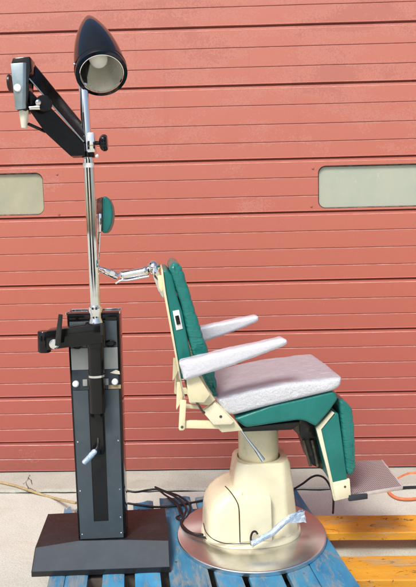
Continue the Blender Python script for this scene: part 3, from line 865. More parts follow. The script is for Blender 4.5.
# arm posts reaching the frame
for lat in (-.30, .30):
    bm = bmesh.new()
    if lat < 0:
        prism(bm, CU([(186, 378), (198, 375), (210, 394), (204, 402), (189, 402)], lat), lat - .008, lat + .008, bev=.002)
    else:
        a, b = CF.uw(186, 378, -.3), CF.uw(198, 375, -.3); c, d = CF.uw(210, 394, -.3), CF.uw(189, 402, -.3)
        prism(bm, [a, b, c, d], lat - .008, lat + .008, bev=.002)
    finish(bm, 'armrest_bracket', M['cream_aged'], chair)
# side frame plates (near side and its twin on the far side)
band = [(185.5, 381), (201.5, 377), (204.5, 385), (215.5, 399), (209, 405), (203, 404), (190, 403), (186.5, 392)]
plate = [(201.7, 410.8), (215.2, 401.2), (234.8, 420.5), (243, 431), (222, 433), (213, 424)]
plate_front = [(202.3, 410.9), (215.0, 401.8), (233.6, 420.6), (231, 423.6), (213.4, 424)]
for sgn in (-1, 1):
    l = .262
    def side(pts, dl, th, nm, mt, bev=.0025):
        bm = bmesh.new(); uw = CU(pts, -l)
        yc = sgn * (l + dl); prism(bm, uw, yc - th / 2, yc + th / 2, bev=bev)
        return finish(bm, nm, M[mt], chair)
    side(band, 0.0, .016, 'frame_arm', 'cream_aged')
    side(plate, -.012, .014, 'frame_plate', 'cream_aged')
    side(plate_front, .006, .013, 'cover_plate', 'cream')
    side([(180, 399.5), (186.3, 399.5), (184.6, 428.5), (183, 429.8), (179.5, 429.8), (178.5, 428)], .004, .010, 'link_bar', 'cream_aged', .0015)
    side([(184.2, 421.2), (214.5, 421.2), (221.5, 429.3), (184.0, 428.6)], -.010, .016, 'frame_bar', 'cream_aged')
    side([(184, 406), (200, 407), (201, 411), (184.5, 410)], -.03, .014, 'frame_bar', 'cream_aged')
    side([(177.3, 384), (180.5, 384), (183.5, 398), (182, 402), (177, 412), (176.4, 410)], -.03, .010, 'link_bar', 'cream_aged', .0015)
    for px, py in ((220.4, 415.6), (203.5, 411.5), (182, 426.3), (190.5, 395.3), (198.5, 379.6)):
        q = CF.uw(px, py, -l)
        bm = bmesh.new(); disc(bm, (q[0], sgn * (l + .0085 if px in (182, 190.5, 198.5) else l + .0125), q[1]), (0, sgn, 0), .0058, .0022, 14, .001)
        finish(bm, 'screw', M['bare_rust'], chair)
# recline rod beside the frame
bm = bmesh.new(); tube(bm, spline([C(184, 372, -.278), C(186.5, 385, -.278), (C(192, 395, -.278)), C(197.5, 403.5, -.278), C(202.5, 411.5, -.278)], 5), .0045, 10, flat=.6)
finish(bm, 'recline_rod', M['bare_rust'], chair)
# tube/edge up the back of the frame
bm = bmesh.new(); tube(bm, [C(179.3, 371, -.275), C(181.5, 385, -.275), C(184.5, 398, -.275)], .003, 8)
finish(bm, 'cable_guide', M['chrome'], chair)
# release lever
bm = bmesh.new(); tube(bm, [C(240.5, 429, -.25), C(247, 438.5, -.25), C(254.5, 448, -.25), C(263, 460.3, -.25)], [.0035, .004, .006, .0105], 14)
finish(bm, 'release_lever', M['chrome_clean'], chair)

# leg rest
LN = -0.205
strip = [(331.5, 410.5), (334.3, 412.5), (320.2, 428.8), (332.5, 482.5), (335, 499.8), (333.6, 500.2), (327, 470), (315.8, 428)]
bracket = [(330.5, 482.5), (349.3, 478.5), (350.6, 496.5), (334, 500.4)]
panel_ = [(335.6, 412.0), (338.8, 413.4), (347.3, 479.2), (331.6, 483.4), (319.6, 429.2)]
legc = [(339.5, 401), (344, 400.5), (349, 403.5), (353.2, 410), (355.4, 428), (356.3, 450), (356.6, 470), (353.2, 476.5), (348.3, 476), (346.2, 471), (341, 418)]
for sgn in (-1, 1):
    bm = bmesh.new(); uw = CU(strip, LN); prism(bm, uw, sgn * .205 - .008, sgn * .205 + .008, bev=.0015)
    finish(bm, 'leg_frame', M['cream'], chair)
    bm = bmesh.new(); uw = CU(bracket, LN); prism(bm, uw, sgn * .205 - .007, sgn * .205 + .007, bev=.0015)
    lb = finish(bm, 'leg_bracket', M['cream'], chair)
    q = CF.uw(344.5, 486, LN); bm = bmesh.new(); disc(bm, (q[0], sgn * .212, q[1]), (0, sgn, 0), .005, .002, 12, .0008); finish(bm, 'screw', M['bare_rust'], lb)
bm = bmesh.new(); soft_prism(bm, round_poly(CU(panel_, LN), .008), LN - .004, -LN + .004, .008, nlat=8, step=.015, disp=lambda c, n, f: .0012 * nz(c, 10))
finish(bm, 'leg_panel', M['vinyl'], chair, smooth=60)
lt = Vector(CF.uw(350, 404, LN)); lbm = Vector(CF.uw(356, 474, LN)); ld = (lbm - lt).normalized(); ll = (lbm - lt).length
def leg_disp(c, n, f):
    s = (Vector((c.x, c.z)) - lt).dot(ld) / ll
    fr = max(0.0, min(1.0, n.x + .35)); ed = math.exp(-((f - 0.03) / 0.09) ** 2) + math.exp(-((f - 0.97) / 0.09) ** 2)
    pk = (0.5 + 0.5 * math.cos(2 * math.pi * (s * 7 + .8 * nz((s * 5, 2, 0), 1)))) ** 2
    return -0.0034 * ed * pk * fr * (.6 + .6 * abs(nz((s * 9, 7, 0), 1))) + .002 * nz(c, 15) * fr
bm = bmesh.new(); soft_prism(bm, round_poly(CU(legc, LN), .010), LN, -LN, .014, nlat=18, step=.005, disp=leg_disp, rseg=10)
finish(bm, 'leg_cushion', M['vinyl_back'], chair, smooth=70)
# footrest tread
FT = CF.at(365, 492.2, -.19); 
fw = CF.at(384, 489, -.17).z
def onw(px, py, w):
    return CF.local(on_z(px, py, w + CF.o.z))
nr = onw(402.3, 486.3, fw); fr_ = onw(381.5, 460.0, fw); nl = onw(364.5, 492.6, fw); fl_ = onw(350, 461, fw); nl2 = onw(349, 494.5, fw)
nl3 = Vector((nl.x - .075, nl.y - .006, fw)); 
tp = [nl3, Vector((nr.x - .012, nr.y, fw)), nr + Vector((0, .012, 0)), fr_, fl_ + Vector((-.03, 0, 0))]
bm = bmesh.new()
a = [bm.verts.new((v.x, v.y, fw)) for v in tp]; b = [bm.verts.new((v.x, v.y, fw - .003)) for v in tp]
bm.faces.new(a); bm.faces.new(b[::-1])
for i in range(5): bm.faces.new((a[i], b[i], b[(i + 1) % 5], a[(i + 1) % 5]))
fo = finish(bm, 'footrest', M['tread'], chair, smooth=20)
bm = bmesh.new()
th = .014
def lip(p, q):
    d = (q - p).normalized(); nrm = Vector((-d.y, d.x, 0)) * .0035
    hexa(bm, [p - nrm - Vector((0, 0, th)), q - nrm - Vector((0, 0, th)), q + nrm - Vector((0, 0, th)), p + nrm - Vector((0, 0, th)), p - nrm + Vector((0, 0, .002)), q - nrm + Vector((0, 0, .002)), q + nrm + Vector((0, 0, .002)), p + nrm + Vector((0, 0, .002))], bev=.0015)
lip(nl, nr); lip(nr + Vector((.002, .004, 0)), fr_ + Vector((.002, 0, 0)))
finish(bm, 'tread_edge', M['tread_trim'], fo)
bm = bmesh.new()
p, q = Vector((nl3.x - .0, nl3.y - .012, fw - .012)), Vector((nl.x + .01, nl.y - .006, fw - .012))
d = (q - p).normalized(); nrm = Vector((-d.y, d.x, 0)) * .006
hexa(bm, [p - nrm - Vector((0, 0, .012)), q - nrm - Vector((0, 0, .012)), q + nrm - Vector((0, 0, .012)), p + nrm - Vector((0, 0, .012)), p - nrm + Vector((0, 0, .014)), q - nrm + Vector((0, 0, .010)), q + nrm + Vector((0, 0, .010)), p + nrm + Vector((0, 0, .014))], bev=.002)
finish(bm, 'hinge_arm', M['panel_dark'], fo)
# mechanism under the front of the seat
ml_ = -0.11
bm = bmesh.new(); prism(bm, CU([(299, 420), (316, 421), (318, 437), (305, 441), (300, 436)], ml_), ml_, .10, bev=.004)
finish(bm, 'actuator_housing', M['grease_black'], chair)
bm = bmesh.new(); prism(bm, CU([(303, 438), (317, 436), (324, 460), (323, 470), (312, 465)], ml_ + .02), ml_ + .02, .06, bev=.004)
finish(bm, 'actuator_arm', M['grease_black'], chair)
bm = bmesh.new(); prism(bm, CU([(287, 423.5), (299, 421), (300, 434), (297.5, 434)], ml_ - .02), ml_ - .02, ml_ - .008, bev=.002)
finish(bm, 'pivot_bracket', M['bare_rust'], chair)
for p_, q_ in (((303.5, 440), (310.5, 466)), ((312, 440), (318, 466))):
    bm = bmesh.new(); tube(bm, [C(*p_, ml_ - .005), C(*q_, ml_ - .005)], .0065, 10)
    finish(bm, 'actuator_rod', M['bare_rust'], chair)

# headrest on its chrome linkage
HL = 0.0
bm = bmesh.new()
pad = CU([(102.2, 197), (105.5, 196), (109, 198.5), (111.8, 205), (113, 214), (112, 223), (109, 230.5), (105.5, 233.5), (102.2, 233)], -.07)
soft_prism(bm, round_poly(pad, .01), -.07, .07, .010, nlat=12, step=.006, rseg=7)
finish(bm, 'headrest_pad', M['vinyl'], chair, smooth=70)
bm = bmesh.new(); prism(bm, CU([(96.3, 199), (102.2, 196.7), (102.2, 232), (98.3, 229), (96.5, 214)], -.06), -.06, .06, bev=.003)
finish(bm, 'headrest_bracket', M['pattern'], chair)
bm = bmesh.new(); prism(bm, CU([(96.6, 214), (99.6, 213.5), (101.5, 214), (101.0, 232), (98.2, 232)], -.069), -.069, -.0605, bev=.002)
finish(bm, 'clamp_plate', M['chrome_clean'], chair)
bm = bmesh.new(); tube(bm, spline([C(99.3, 228, -.01), C(98.6, 240, -.01), C(97.9, 255, -.01), C(97.2, 268, -.01)], 4), .0085, 14)
finish(bm, 'headrest_stem', M['chrome'], chair)
for (px, py) in ((99.2, 231.5), (98.4, 243), (97.8, 253)):
    q = C(px, py, -.02); bm = bmesh.new(); disc(bm, q, (0, -1, 0), .004, .003, 10, .001); finish(bm, 'rivet', M['bare_rust'], chair)
bm = bmesh.new(); ball(bm, C(98.5, 268.5, -.01), .015); finish(bm, 'ball_joint', M['chrome_clean'], chair)
bm = bmesh.new(); tube(bm, spline([C(100, 269, -.01), C(106, 271.5, -.01), C(112, 274, -.01), C(118, 277, -.01)], 4), [.013] * 3 + [.016] * 5 + [.018] * 3 + [.015] * 2, 16)
finish(bm, 'pivot_arm', M['chrome'], chair)
bm = bmesh.new(); disc(bm, C(112.5, 273.5, -.018), (0, -1, 0), .014, .012, 20, .003); finish(bm, 'pivot_cap', M['chrome_clean'], chair)
bm = bmesh.new(); a, b = C(120, 276.5, -.01), C(148, 271.2, -.01); tube(bm, [a, a.lerp(b, .05), a.lerp(b, .12), a.lerp(b, .13), a.lerp(b, .86), a.lerp(b, .87), a.lerp(b, .95), b], [.019, .024, .024, .0215, .0215, .026, .026, .021], 28)
finish(bm, 'slide_block', M['chrome'], chair)
bm = bmesh.new(); tube(bm, spline([C(115.5, 283.5, -.035), C(121, 280.5, -.035), C(128, 280.3, -.035), C(140, 278, -.035), C(149, 276.2, -.035)], 5), .0045, 10)
finish(bm, 'clamp_lever', M['chrome_clean'], chair)
bm = bmesh.new(); ball(bm, C(153.5, 267.5, 0), .029, (1, 1.4, 1.15), 24); finish(bm, 'ball_joint', M['chrome_clean'], chair)
bm = bmesh.new(); prism(bm, CU([(150, 268), (156.5, 265.5), (160, 275), (163, 285), (165, 297), (162.2, 299), (158.5, 291), (154, 279)], -.04), -.04, .04, bev=.006, seg=3)
finish(bm, 'headrest_mount', M['chrome'], chair)
bm = bmesh.new(); prism(bm, CU([(157.5, 276), (161.5, 275), (164, 288), (161.5, 292), (158.8, 288)], -.046), -.046, -.0405, bev=.001)
finish(bm, 'mount_plate', M['cream_aged'], chair)

# foot pedal wrapped in film, and the black hook beside it
bm = bmesh.new()
ped = spline([C(251.5, 544, -.215), C(262, 538.5, -.205), (C(273, 532, -.19)), C(283, 523, -.18), C(291, 517.5, -.175), C(298, 516.5, -.17)], 6)
rd = [.0125 if k < len(ped) * .6 else .0125 + .004 * (k / len(ped) - .6) for k in range(len(ped))]
tube(bm, ped, rd, 20, flat=1.0)
for v in bm.verts: v.co += Vector((nz(v.co, 38), nz(v.co, 38, 4), nz(v.co, 38, 9))) * .0018
pd = finish(bm, 'wrapped_pedal', M['film'], chair, smooth=50)
bm = bmesh.new()
ra = (ped[-1] - ped[-10]).normalized(); rs = Vector((0, 0, 1)).cross(ra).normalized(); ru = ra.cross(rs).normalized()
for layer in range(3):
    rows = []
    for i in range(13):
        t_ = i / 12; row = []
        for k in range(9):
            q = (k / 8 - .5)
            p = ped[-9] + ra * (t_ * .07 + .006 * nz((q * 5, layer, t_), 2)) + ru * (q * (.030 + .022 * t_)) + rs * (-.012 + .007 * layer - .006 * t_)
            p += (rs * nz((q * 3, t_ * 3, layer * 4), 1.7) + ru * nz((q * 4, t_ * 3, layer * 4 + 2), 1.5)) * (.002 + .006 * t_)
            row.append(bm.verts.new(p))
        rows.append(row)
    for a_, b_ in zip(rows, rows[1:]):
        for k in range(8): bm.faces.new((a_[k], a_[k + 1], b_[k + 1], b_[k]))
finish(bm, 'loose_film', M['film'], pd, smooth=35)
bm = bmesh.new(); tube(bm, spline([C(251.5, 545, -.175), C(250.8, 538, -.178), C(252.5, 532.5, -.18), C(255.5, 531.5, -.18), C(257.5, 534, -.18)], 5), .0045, 8)
finish(bm, 'pedal_hook', M['grease_black'], chair)
# seam: a thin black bead following the edge of the motor cover
bm = bmesh.new()
mp = []
for w, k in ((PT + .034, 1.0), (PT + .07, .985), (PT + .11, .93), (PT + .140, .82), (PT + .160, .66)):
    mp.append((w, 0.152 * (0.35 + .65 * k)))
bm.free()
def on_obj_seam(pts, lat_guess, r=.0022):
    bmx = bmesh.new(); tube(bmx, spline(pts, 6), r, 6); return bmx
sl = [C(240, 542.5, -.1635), C(239.3, 520, -.1635), C(238.7, 508, -.162), C(236.5, 501, -.152), C(231, 492.5, -.137), C(225, 486, -.118)]
finish(on_obj_seam(sl, 0), 'cover_seam', M['slot'], chair)
sl = [C(203.5, 523, -.06), C(206, 532, -.11), C(214, 539.5, -.145), C(226, 543.5, -.158), C(240, 543.8, -.165), C(256, 543, -.166)]
finish(on_obj_seam(sl, 0, .0018), 'cover_seam', M['slot'], chair)

# ------------------------------------------------------------------ instrument stand
SA = R(3.5)
so = on_z(100, 543, DECK + .06)
so = Vector((so.x, 2.50, 0))
SF = Frame((so.x, so.y, DECK + .001), SA)
stand = thing('instrument_stand', 'black ophthalmic instrument stand with chrome pole, bullet lamp and angled arm on a wedge base', 'instrument stand', SF.o, SA)
def S(px, py, lat): return SF.at(px, py, lat)
def SU(pts, lat): return [SF.uw(a, b, lat) for a, b in pts]
def s_on(px, py, w): return SF.local(on_z(px, py, w + SF.o.z))
# base: ramp in front, flat top behind
BW = .066
fl0 = s_on(31.5, 577, 0.0); fr0 = s_on(170.3, 572, 0.0)
fl1 = Vector((fl0.x, fl0.y, .021)); fr1 = Vector((fr0.x, fr0.y, .021))
r0 = s_on(35, 548, BW); r1 = s_on(78.5, 541, BW); r2 = s_on(127.5, 540, BW); r3 = s_on(169, 541, BW)
b0 = s_on(48, 514, BW); b1 = s_on(165, 508.3, BW)
bm = bmesh.new()
V = lambda p, z=None: bm.verts.new((p.x, p.y, p.z if z is None else z))
vfl0, vfr0, vfl1, vfr1 = V(fl0), V(fr0), V(fl1), V(fr1)
vr = [V(r0), V(r1), V(r2), V(r3)]; vb = [V(b0), V(b1)]
g0_, g1_, g2_, g3_ = V(r0, 0), V(b0, 0), V(b1, 0), V(r3, 0)
for q in ((vfl0, vfr0, vfr1, vfl1), (vfl1, vfr1, vr[3], vr[2], vr[1], vr[0]), (vr[0], vr[1], vr[2], vr[3], vb[1], vb[0]), (vfl0, vfl1, vr[0], g0_), (g0_, vr[0], vb[0], g1_), (g1_, vb[0], vb[1], g2_), (g2_, vb[1], vr[3], g3_), (g3_, vr[3], vfr1, vfr0)):
    bm.faces.new(q)
bm.faces.new((vfl0, g0_, g1_, g2_, g3_, vfr0))
bmesh.ops.bevel(bm, geom=[e for e in bm.edges if len(e.link_faces) == 2 and e.calc_face_angle(0) > .1], offset=.003, segments=2, profile=.5, affect='EDGES')
base_o = finish(bm, 'base', M['laminate'], stand, smooth=25)
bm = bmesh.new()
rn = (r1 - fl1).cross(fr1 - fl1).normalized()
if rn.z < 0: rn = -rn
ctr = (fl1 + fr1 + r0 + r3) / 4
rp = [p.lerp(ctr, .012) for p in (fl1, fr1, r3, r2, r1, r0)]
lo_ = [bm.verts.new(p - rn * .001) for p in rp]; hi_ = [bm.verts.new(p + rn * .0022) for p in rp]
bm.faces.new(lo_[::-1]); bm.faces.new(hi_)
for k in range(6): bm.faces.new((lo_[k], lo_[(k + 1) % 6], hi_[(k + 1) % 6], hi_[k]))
finish(bm, 'ramp_sheen_overlay', M['ramp'], stand, smooth=15)  # thin overlay added to carry the painted sky reflection
# column box, slightly tapered
FL = s_on(103, 540.5, BW).y + .012
def fr_pt(px, py): return S(px, py, FL)
tlp = S(66.8, 316, FL); trp = S(118.8, 312.8, FL); blp = S(78.6, 541, FL); brp = S(125.8, 540, FL)
wt, wb = (tlp.z + trp.z) / 2, BW + .0005
DP = .11
v8 = [(blp.x, FL, wb), (brp.x, FL, wb), (brp.x, FL + DP, wb), (blp.x, FL + DP, wb), (tlp.x, FL, wt), (trp.x, FL, wt), (trp.x, FL + DP, wt), (tlp.x, FL + DP, wt)]
bm = bmesh.new(); hexa(bm, v8, bev=.003)
finish(bm, 'column', M['black'], stand, smooth=25)
def sidex(f, w):       # u at fraction f across the front at height w
    t = (w - wb) / (wt - wb)
    return lerp(lerp(blp.x, tlp.x, t), lerp(brp.x, trp.x, t), f)
def zat(py, px=97): return S(px, py, FL).z
def fpanel(z0, z1, nm, mt, f0=.045, f1=.955, th=.004, slot=None, parent=stand, lat=FL):
    bm = bmesh.new()
    prism(bm, [(sidex(f0, z0), z0), (sidex(f1, z0), z0), (sidex(f1, z1), z1), (sidex(f0, z1), z1)], lat - th, lat - .0003, bev=.0012)
    return finish(bm, nm, M[mt], parent, smooth=25)
zs = zat(389.5)
# main panel with slot: built as four strips in one mesh
zb_, zslot = wb + .006, zat(521)
bm = bmesh.new()
sf0, sf1 = .345, .655
def strip_(fa, fb, z0, z1):
    prism(bm, [(sidex(fa, z0), z0), (sidex(fb, z0), z0), (sidex(fb, z1), z1), (sidex(fa, z1), z1)], FL - .005, FL - .0003)
strip_(.045, sf0, zslot, zs - .001); strip_(sf1, .955, zslot, zs - .001); strip_(.045, .955, zb_, zslot)
mp_ = finish(bm, 'front_panel', M['panel'], stand, smooth=0)
for fx, zz in ((.09, zb_ + .02), (.91, zb_ + .02), (.91, zb_ + .09), (.09, lerp(zb_, zs, .33)), (.91, lerp(zb_, zs, .33)), (.09, lerp(zb_, zs, .66)), (.91, lerp(zb_, zs, .66))):
    bm = bmesh.new(); disc(bm, (sidex(fx, zz), FL - .005, zz), (0, -1, 0), .0032, .0012, 10, .0004); finish(bm, 'screw', M['chrome_clean'], mp_)
bm = bmesh.new()
prism(bm, [(sidex(sf0, zslot), zslot), (sidex(sf1, zslot), zslot), (sidex(sf1, zs), zs), (sidex(sf0, zs), zs)], FL - .0022, FL - .0004)
finish(bm, 'slot_liner', M['slot'], stand)
# control strip, light face plate, upper panel
fpanel(zs + .001, zat(369.5), 'control_strip', 'panel_dark')
fpanel(zat(369.3) + .0005, zat(347.5), 'face_plate', 'panel_light', th=.005)
fpanel(zat(347.2) + .0005, zat(321), 'upper_panel', 'panel')
fpanel(zat(320.5) + .0005, wt - .004, 'recess_panel', 'black', th=.002)
for px, py in ((76, 383.5), (115, 381.5)):
    q = S(px, py, FL - .004); bm = bmesh.new(); disc(bm, q, (0, -1, 0), .0135, .014, 24, .004); finish(bm, 'knob', M['lens_white'], stand)
for px, py in ((85.3, 382.5), (106.3, 381.5)):
    q = S(px, py, FL - .004); bm = bmesh.new(); bx(bm, (q.x, q.y - .003, q.z), (.020, .008, .028), bev=.002); finish(bm, 'switch', M['panel_light'], stand)
for px, py in ((110.5, 343.5), (77, 345.5)):
    q = S(px, py, FL - .004); bm = bmesh.new(); lathe(bm, [(.0155, 0), (.0245, 0), (.0245, .004), (.018, .006), (.0155, .004), (.0155, 0)], 28, axis_mat(q, (0, -1, 0))); 
    bmesh.ops.scale(bm, vec=(1, 1, .62), space=Matrix.Translation(-Vector(q)), verts=bm.verts)
    dsc = finish(bm, 'socket_ring', M['black'], stand)
    bm = bmesh.new(); disc(bm, (q.x, q.y - .0003, q.z), (0, -1, 0), .0150, .001, 24)
    bmesh.ops.scale(bm, vec=(1, 1, .62), space=Matrix.Translation(-Vector(q)), verts=bm.verts); finish(bm, 'socket', M['slot'], dsc)
q0 = S(115.5, 388, FL - .004); bm = bmesh.new(); prism(bm, SU([(108.5, 384.8), (121, 384.3), (121, 388.2), (108.5, 388.6)], FL), FL - .0055, FL - .0041); finish(bm, 'worn_strip', M['rawwood'], stand)
bm = bmesh.new(); prism(bm, SU([(110, 372.5), (116, 369.6), (119.5, 371), (120, 374), (115, 373.5)], FL), FL - .0055, FL - .0041); finish(bm, 'torn_label', M['ivory'], stand)
# tray top with thin chrome rim
bm = bmesh.new(); bx(bm, ((tlp.x + trp.x) / 2, FL + DP / 2, wt + .003), (trp.x - tlp.x + .004, DP + .006, .005), bev=.002); finish(bm, 'top_tray', M['black'], stand)
bm = bmesh.new(); hw_ = (trp.x - tlp.x) / 2 + .003; cx_ = (tlp.x + trp.x) / 2
for (c, s) in (((cx_ - hw_, FL + DP / 2, wt + .006), (.004, DP + .006, .009)), ((cx_ + hw_, FL + DP / 2, wt + .006), (.004, DP + .006, .009)), ((cx_, FL + DP + .003, wt + .006), (2 * hw_ - .005, .004, .009))):
    bx(bm, c, s, bev=.0012)
finish(bm, 'tray_rim', M['chrome_clean'], stand)

# sliding tube and chrome pole
TL = FL - .040
def tubepx(nm, mt, p, q, rpx, parent=stand, lat=TL, seg=32):
    a, b = S(*p, lat), S(*q, lat); r = [x / F_PX * 2.40 for x in rpx]
    bm = bmesh.new(); tube(bm, [a.lerp(b, i / (len(r) - 1)) for i in range(len(r))], r, seg); return finish(bm, nm, M[mt], parent)
tubepx('slide_tube', 'black', (97.6, 412), (95.6, 338), (8.0, 8.4))
tubepx('tube_ring', 'chrome', (96.6, 376.3), (96.5, 374.2), (8.9, 8.9))
bm = bmesh.new(); a = S(97.6, 411.5, TL)
prism(bm, [(sidex(.375, zslot + .3), zslot + .3), (sidex(.625, zslot + .3), zslot + .3), (sidex(.625, a.z), a.z), (sidex(.375, a.z), a.z)], FL - .020, FL - .0024, bev=.003)
finish(bm, 'slide_rail', M['black'], stand)
tubepx('pole', 'chrome', (96.0, 322), (88.5, 160), (5.3, 5.2))
tubepx('pole', 'chrome_clean', (88.6, 165), (83.2, 84), (4.7, 4.6))
tubepx('pole_collar', 'chrome', (96.0, 324), (95.2, 305), (7.6, 7.2, 6.0, 5.9, 6.6, 6.6, 5.6))
tubepx('pole_collar', 'chrome_clean', (95.45, 312), (95.15, 306.5), (7.2, 7.4, 7.4, 7.2))
tubepx('pole_tag', 'white', (88.55, 168), (88.4, 163.5), (5.5, 5.5))
# crank in the slot
bm = bmesh.new(); tube(bm, spline([S(98, 437.5, FL - .012), S(98.2, 443, FL - .03), S(97.5, 447, FL - .045), S(95.5, 450.5, FL - .055)], 5), .0065, 12); ck = finish(bm, 'crank', M['black_satin'], stand)
bm = bmesh.new(); tube(bm, spline([S(95.8, 450, FL - .055), S(91.5, 455, FL - .06), S(87, 460, FL - .062), S(84, 463, FL - .062)], 4), [.008, .011, .0125, .012, .013, .0125, .013, .012, .012, .0125, .012, .012, .010], 12)
for v in bm.verts: v.co += Vector((nz(v.co, 80), 0, nz(v.co, 80, 5))) * .002
finish(bm, 'crank_grip', M['film'], ck)

# tray arm reaching left
AL = TL
bm = bmesh.new()
ta, tb, tc_, td = S(46, 331, AL - .045), S(100.5, 323.8, AL - .045), S(103, 343, AL - .045), S(46, 350.5, AL - .045)
prism(bm, [(p.x, p.z) for p in (ta, tb, tc_, td)], AL - .045, AL + .036, bev=.004)
finish(bm, 'tray_arm', M['black'], stand)
bm = bmesh.new(); a, b = S(44.5, 352, AL), S(44.2, 331, AL); tube(bm, [a, a.lerp(b, .04), a.lerp(b, .96), b], [.024, .0265, .0265, .024], 28); finish(bm, 'arm_end', M['black'], stand)
tubepx('arm_clamp', 'black', (96.2, 346), (95.2, 322.5), (10.0, 10.2, 10.2, 10.0))
bm = bmesh.new(); tube(bm, [S(57.8, 345.5, AL - .070), S(59, 330, AL - .075), S(60.6, 314.5, AL - .08)], [.0115, .0105, .0085], 10, flat=.7); hl = finish(bm, 'lock_lever', M['black_satin'], stand)
bm = bmesh.new(); a = S(55, 343.5, AL - .045); disc(bm, a, (0, -1, 0), .020, .022, 20, .006); finish(bm, 'lever_hub', M['chrome'], hl)
q = S(101.7, 329, AL - .046); bm = bmesh.new(); bx(bm, q, (.012, .006, .05), bev=.002); finish(bm, 'latch', M['black_satin'], stand)

# upper clamp, knob and instrument arm
bm = bmesh.new(); prism(bm, SU([(86.6, 133), (94, 132), (95, 152), (87.3, 152.5)], TL - .035), TL - .035, TL + .03, bev=.003); finish(bm, 'arm_clamp', M['chrome'], stand)
tubepx('pole_collar', 'black', (88.4, 157.8), (88.1, 152), (6.2, 6.4, 6.2))
bm = bmesh.new(); ball(bm, S(97, 156, TL - .02), .0075); finish(bm, 'clamp_ball', M['white'], stand)
kx0, kx1 = S(94, 143, TL), S(108, 142.5, TL); kd = (kx1 - kx0).normalized()
bm = bmesh.new(); tube(bm, [kx0, S(100.5, 143, TL)], .008, 12); finish(bm, 'knob_stem', M['black'], stand)
bm = bmesh.new(); lathe(bm, [(0, 0), (.020, 0), (.028, .006), (.033, .014), (.033, .024), (.027, .031), (0, .033)], 40, axis_mat(S(99.6, 143, TL), kd))
for v in bm.verts:
    r_ = (v.co - S(99.6, 143, TL)); ax = kd * r_.dot(kd); pp = r_ - ax
    if pp.length > .015:
        an = math.atan2(pp.z, pp.y); v.co = S(99.6, 143, TL) + ax + pp * (1 - .10 * (0.5 + .5 * math.cos(an * 6)))
finish(bm, 'clamp_knob', M['black'], stand, smooth=40)

# arm: two stacked beams between clamp and head, reaching slightly toward the street at its far end
dE, dH = TL - .045, TL - .16        # lat of near edge at the pole end and at the head end
def arm_beam(pE, pH, back=.075, nm='instrument_arm', mt='black', bev=.003):
    """pE/pH: (upper px, lower px) of the near face at the pole end and at the head end"""
    v = []
    e1, e2 = S(*pE[0], dE + .055), S(*pE[1], dE); h1, h2 = S(*pH[0], dH + .055), S(*pH[1], dH)
    return e1, e2, h1, h2
e1, e2, h1, h2 = arm_beam(((86, 127.5), (83.5, 141.5)), ((29, 57.5), (27.5, 77)))
e3, h3 = S(71, 155.5, dE + .045), S(36.5, 106, dH + .075)
bk = Vector((0, .05, .0))
bm = bmesh.new(); hexa(bm, [h2, e2, e2 + bk + Vector((0, .03, 0)), h2 + bk + Vector((0, .03, 0)), h1, e1, e1 + bk, h1 + bk], bev=.003)
finish(bm, 'instrument_arm', M['arm_black'], stand, smooth=25)
def alat(px): return lerp(dH, dE, (px - 27.5) / (83.5 - 27.5)) + .004
lowp = [(40, 96.5), (84, 143), (85, 155.5), (70.5, 156), (45, 132.5), (30.5, 112), (27, 92), (28.5, 89), (38.5, 99.5)]
bm = bmesh.new()
na = [bm.verts.new(S(x, y, alat(x))) for x, y in lowp]; nb = [bm.verts.new(v.co + Vector((0, .065, 0))) for v in na]
bm.faces.new(na); bm.faces.new(nb[::-1])
for k in range(len(na)): bm.faces.new((na[k], nb[k], nb[(k + 1) % len(na)], na[(k + 1) % len(na)]))
finish(bm, 'arm_cover', M['arm_black'], stand, smooth=25)
# pale edge trim along the fold of the arm
bm = bmesh.new(); tube(bm, [h2 + Vector((.002, -.0015, -.001)), e2 + Vector((0, -.0015, -.001))], .0028, 8); finish(bm, 'edge_trim', M['steel_blue'], stand)
# head of the arm
hd0 = dH - .03
bm = bmesh.new(); prism(bm, SU([(12.5, 57.8), (29.8, 56.2), (31, 72), (27.5, 78), (28.5, 103), (26, 111), (16, 110), (12, 86), (10.2, 66)], hd0 + .012), hd0 + .012, hd0 + .085, bev=.004)
hh = finish(bm, 'head_housing', M['black'], stand)
bm = bmesh.new()
A_ = [S(10.2, 63.6, hd0), S(23.2, 62.6, hd0), S(22.6, 109, hd0 - .0), S(15.2, 110, hd0)]
B_ = [S(11.2, 63.4, hd0 + .011), S(26.6, 62.6, hd0 + .011), S(26.2, 108.6, hd0 + .011), S(15.6, 110, hd0 + .011)]
hexa(bm, [A_[3], A_[2], B_[2], B_[3], A_[0], A_[1], B_[1], B_[0]], bev=.002)
finish(bm, 'face_plate', M['steel_blue'], hh, smooth=25)
bm = bmesh.new(); disc(bm, S(17.6, 88, hd0), (0, -1, 0), .0135, .006, 28, .002); finish(bm, 'round_button', M['lens_white'], hh)
bm = bmesh.new(); disc(bm, S(10.8, 83, hd0 + .05), (-1, 0, 0), .03, .008, 20, .002); finish(bm, 'side_dial', M['black_satin'], hh)
bm = bmesh.new(); tube(bm, [S(23.6, 110.5, hd0 + .03), S(24, 119, hd0 + .03), S(24.2, 128.2, hd0 + .03)], [.0175, .0145, .0105], 24); finish(bm, 'ivory_nozzle', M['ivory'], hh)
bm = bmesh.new(); tube(bm, [S(28.5, 124, dH), S(45, 131.5, dH + .06)], .006, 10); finish(bm, 'stay_rod', M['black'], stand)
bm = bmesh.new(); tube(bm, [S(45, 131.5, dH + .06), S(46.5, 125, dH + .07)], .005, 8); finish(bm, 'stay_pin', M['black'], stand)
bm = bmesh.new(); disc(bm, S(43.5, 104.5, dH + .02), (0.35, -1, 0.1), .030, .022, 28, .006); kn = finish(bm, 'arm_knob', M['arm_black'], stand)
